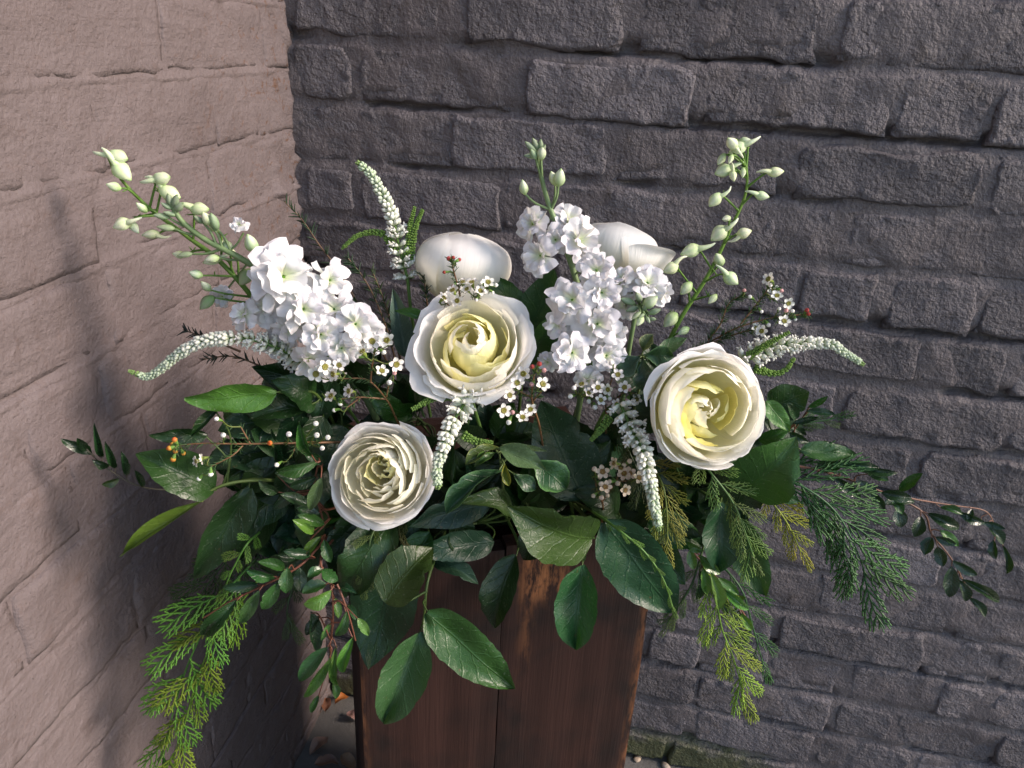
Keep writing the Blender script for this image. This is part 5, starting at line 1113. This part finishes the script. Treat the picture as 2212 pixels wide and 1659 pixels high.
cedar('light green cedar spray hanging lowest at the right of the planter', [(1510, 1200, 0.60), (1544, 1291, 0.57), (1560, 1360, 0.565), (1584, 1421, 0.56), (1606, 1495, 0.555)], 13, 118, 14, (0.160, 0.300, 0.036), 0.70, 0.62)
cedar('dark green cedar spray behind the light green one at the right', [(1540, 1200, 0.61), (1600, 1271, 0.59), (1625, 1350, 0.585), (1650, 1440, 0.58)], 9, 96, 15, (0.034, 0.112, 0.030), 0.8, 0.7)
cedar('small cedar sprig under the dark bluish leaf at the planter right edge', [(1520, 1180, 0.59), (1495, 1260, 0.575), (1465, 1310, 0.57), (1440, 1348, 0.568)], 9, 54, 17, (0.062, 0.130, 0.034), 0.6, 0.65)
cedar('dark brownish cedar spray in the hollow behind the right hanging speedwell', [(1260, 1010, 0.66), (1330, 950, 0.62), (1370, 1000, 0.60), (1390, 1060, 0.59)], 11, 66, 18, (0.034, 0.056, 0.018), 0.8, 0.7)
cedar('dark cedar tip peeking out right of the fan of salal', [(1640, 960, 0.65), (1720, 920, 0.635), (1800, 905, 0.63)], 9, 52, 19, (0.040, 0.105, 0.030), 0.6, 0.7)

# ---- deep foliage that closes the middle of the bunch
rq = random.Random(99)
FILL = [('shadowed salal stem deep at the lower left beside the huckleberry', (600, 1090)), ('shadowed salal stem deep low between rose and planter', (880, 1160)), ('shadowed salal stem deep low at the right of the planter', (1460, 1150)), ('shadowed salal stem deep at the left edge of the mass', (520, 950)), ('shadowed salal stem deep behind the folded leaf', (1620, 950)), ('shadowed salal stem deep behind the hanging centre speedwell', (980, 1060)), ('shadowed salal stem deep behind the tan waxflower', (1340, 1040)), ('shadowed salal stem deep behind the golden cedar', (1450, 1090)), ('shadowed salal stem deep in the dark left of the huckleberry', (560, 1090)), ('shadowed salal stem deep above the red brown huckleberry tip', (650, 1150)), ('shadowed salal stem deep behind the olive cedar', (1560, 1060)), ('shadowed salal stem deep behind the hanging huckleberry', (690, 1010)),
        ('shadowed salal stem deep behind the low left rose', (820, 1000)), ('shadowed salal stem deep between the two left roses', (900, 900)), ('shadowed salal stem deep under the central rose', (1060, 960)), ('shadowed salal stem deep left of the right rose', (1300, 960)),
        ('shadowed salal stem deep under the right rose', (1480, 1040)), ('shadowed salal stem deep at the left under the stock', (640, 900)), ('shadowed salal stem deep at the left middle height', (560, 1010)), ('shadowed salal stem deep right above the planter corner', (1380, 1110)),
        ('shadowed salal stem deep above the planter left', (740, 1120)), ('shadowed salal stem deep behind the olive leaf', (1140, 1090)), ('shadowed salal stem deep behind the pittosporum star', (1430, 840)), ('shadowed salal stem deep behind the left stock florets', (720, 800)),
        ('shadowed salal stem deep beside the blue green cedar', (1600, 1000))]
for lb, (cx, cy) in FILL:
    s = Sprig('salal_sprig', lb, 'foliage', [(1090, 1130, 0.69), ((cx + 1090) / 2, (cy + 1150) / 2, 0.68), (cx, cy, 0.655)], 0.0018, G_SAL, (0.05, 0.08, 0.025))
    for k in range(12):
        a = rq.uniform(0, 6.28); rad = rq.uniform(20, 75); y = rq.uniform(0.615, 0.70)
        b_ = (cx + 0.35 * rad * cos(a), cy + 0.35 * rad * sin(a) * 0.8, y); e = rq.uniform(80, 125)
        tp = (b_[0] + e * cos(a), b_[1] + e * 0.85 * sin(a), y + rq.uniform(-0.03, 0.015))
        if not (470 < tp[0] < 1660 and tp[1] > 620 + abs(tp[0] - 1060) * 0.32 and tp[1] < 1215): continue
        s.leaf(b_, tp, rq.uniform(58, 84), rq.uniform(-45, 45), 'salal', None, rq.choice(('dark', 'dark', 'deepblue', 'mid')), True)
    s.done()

# ================================================================== on the ground
def litter_leaf(label, px, py, size, rot, col, seed, curl):
    d = ray(px, py); t_ = -(CAM.z - 0.008) / d.z; p = CAM + d * t_
    me = leaf_mesh('fallen_leaf', 'oval', curl, 0.25, 0.12, 0.10, seed, M_LEAF, 11, 7)
    size *= 0.68; col = tuple(x * 0.62 for x in col)
    o = link('fallen_leaf', me, None, Matrix.Translation(p) @ Matrix.Rotation(rot, 4, 'Z') @ Matrix.Rotation(0.12, 4, 'X') @ Matrix.Diagonal((size * 0.62, size, size, 1)) @ Matrix.Translation((0, -0.5, 0.06)), col)
    o['label'] = label; o['category'] = 'fallen leaf'; o['group'] = 'fallen autumn leaves on the ground'
litter_leaf('orange fallen leaf on the ground by the planter left edge', 758, 1478, 0.055, 0.4, (0.55, 0.24, 0.09), 1, 0.8)
litter_leaf('deep orange fallen leaf curled on end left of the planter', 738, 1515, 0.045, 2.4, (0.60, 0.20, 0.05), 2, 1.6)
litter_leaf('pale pink fallen leaf nearest the planter left side', 766, 1550, 0.05, 1.2, (0.62, 0.36, 0.32), 3, 0.6)
litter_leaf('dull pinkish fallen leaf at the foot of the taupe wall', 690, 1612, 0.06, -0.7, (0.42, 0.27, 0.21), 4, 0.5)
litter_leaf('brown fallen leaf at the bottom picture edge left of the planter', 705, 1652, 0.06, 1.9, (0.33, 0.20, 0.15), 5, 0.7)
litter_leaf('tan fallen leaf at the bottom picture edge against the planter', 752, 1648, 0.055, 0.9, (0.36, 0.25, 0.17), 6, 0.4)
litter_leaf('small reddish brown leaf in the corner behind the planter', 705, 1525, 0.045, 0.2, (0.32, 0.14, 0.08), 7, 0.9)
def pebble(label, px, py, r, col, seed):
    d = ray(px, py); p = CAM + d * (-(CAM.z - r * 0.4) / d.z); b = MB(); th = np.linspace(0.02, pi - 0.02, 8); ph = np.arange(12) * 2 * pi / 12
    T, Pm = np.meshgrid(th, ph, indexing='ij'); n = np.stack([np.sin(T) * np.cos(Pm), np.sin(T) * np.sin(Pm), np.cos(T)], -1)
    b.grid(n * (1 + 0.25 * noise3(n[..., 0] * 1.6 + seed, n[..., 1] * 1.6, n[..., 2] * 1.6))[..., None] * np.array((r * 1.5, r, r * 0.6)), wrap=True)
    o = link('pebble', b.mesh('pebble', M_STEM), None, Matrix.Translation(p) @ Matrix.Rotation(seed, 4, 'Z'), col)
    o['label'] = label; o['category'] = 'pebble'; o['group'] = 'pebbles beside the planter'
pebble('tan pebble on the ground right of the planter near the mossy bricks', 1377, 1638, 0.0058, (0.42, 0.32, 0.23), 1.0)
pebble('pale pebble at the bottom picture edge right of the planter', 1438, 1655, 0.0062, (0.38, 0.31, 0.25), 2.2)
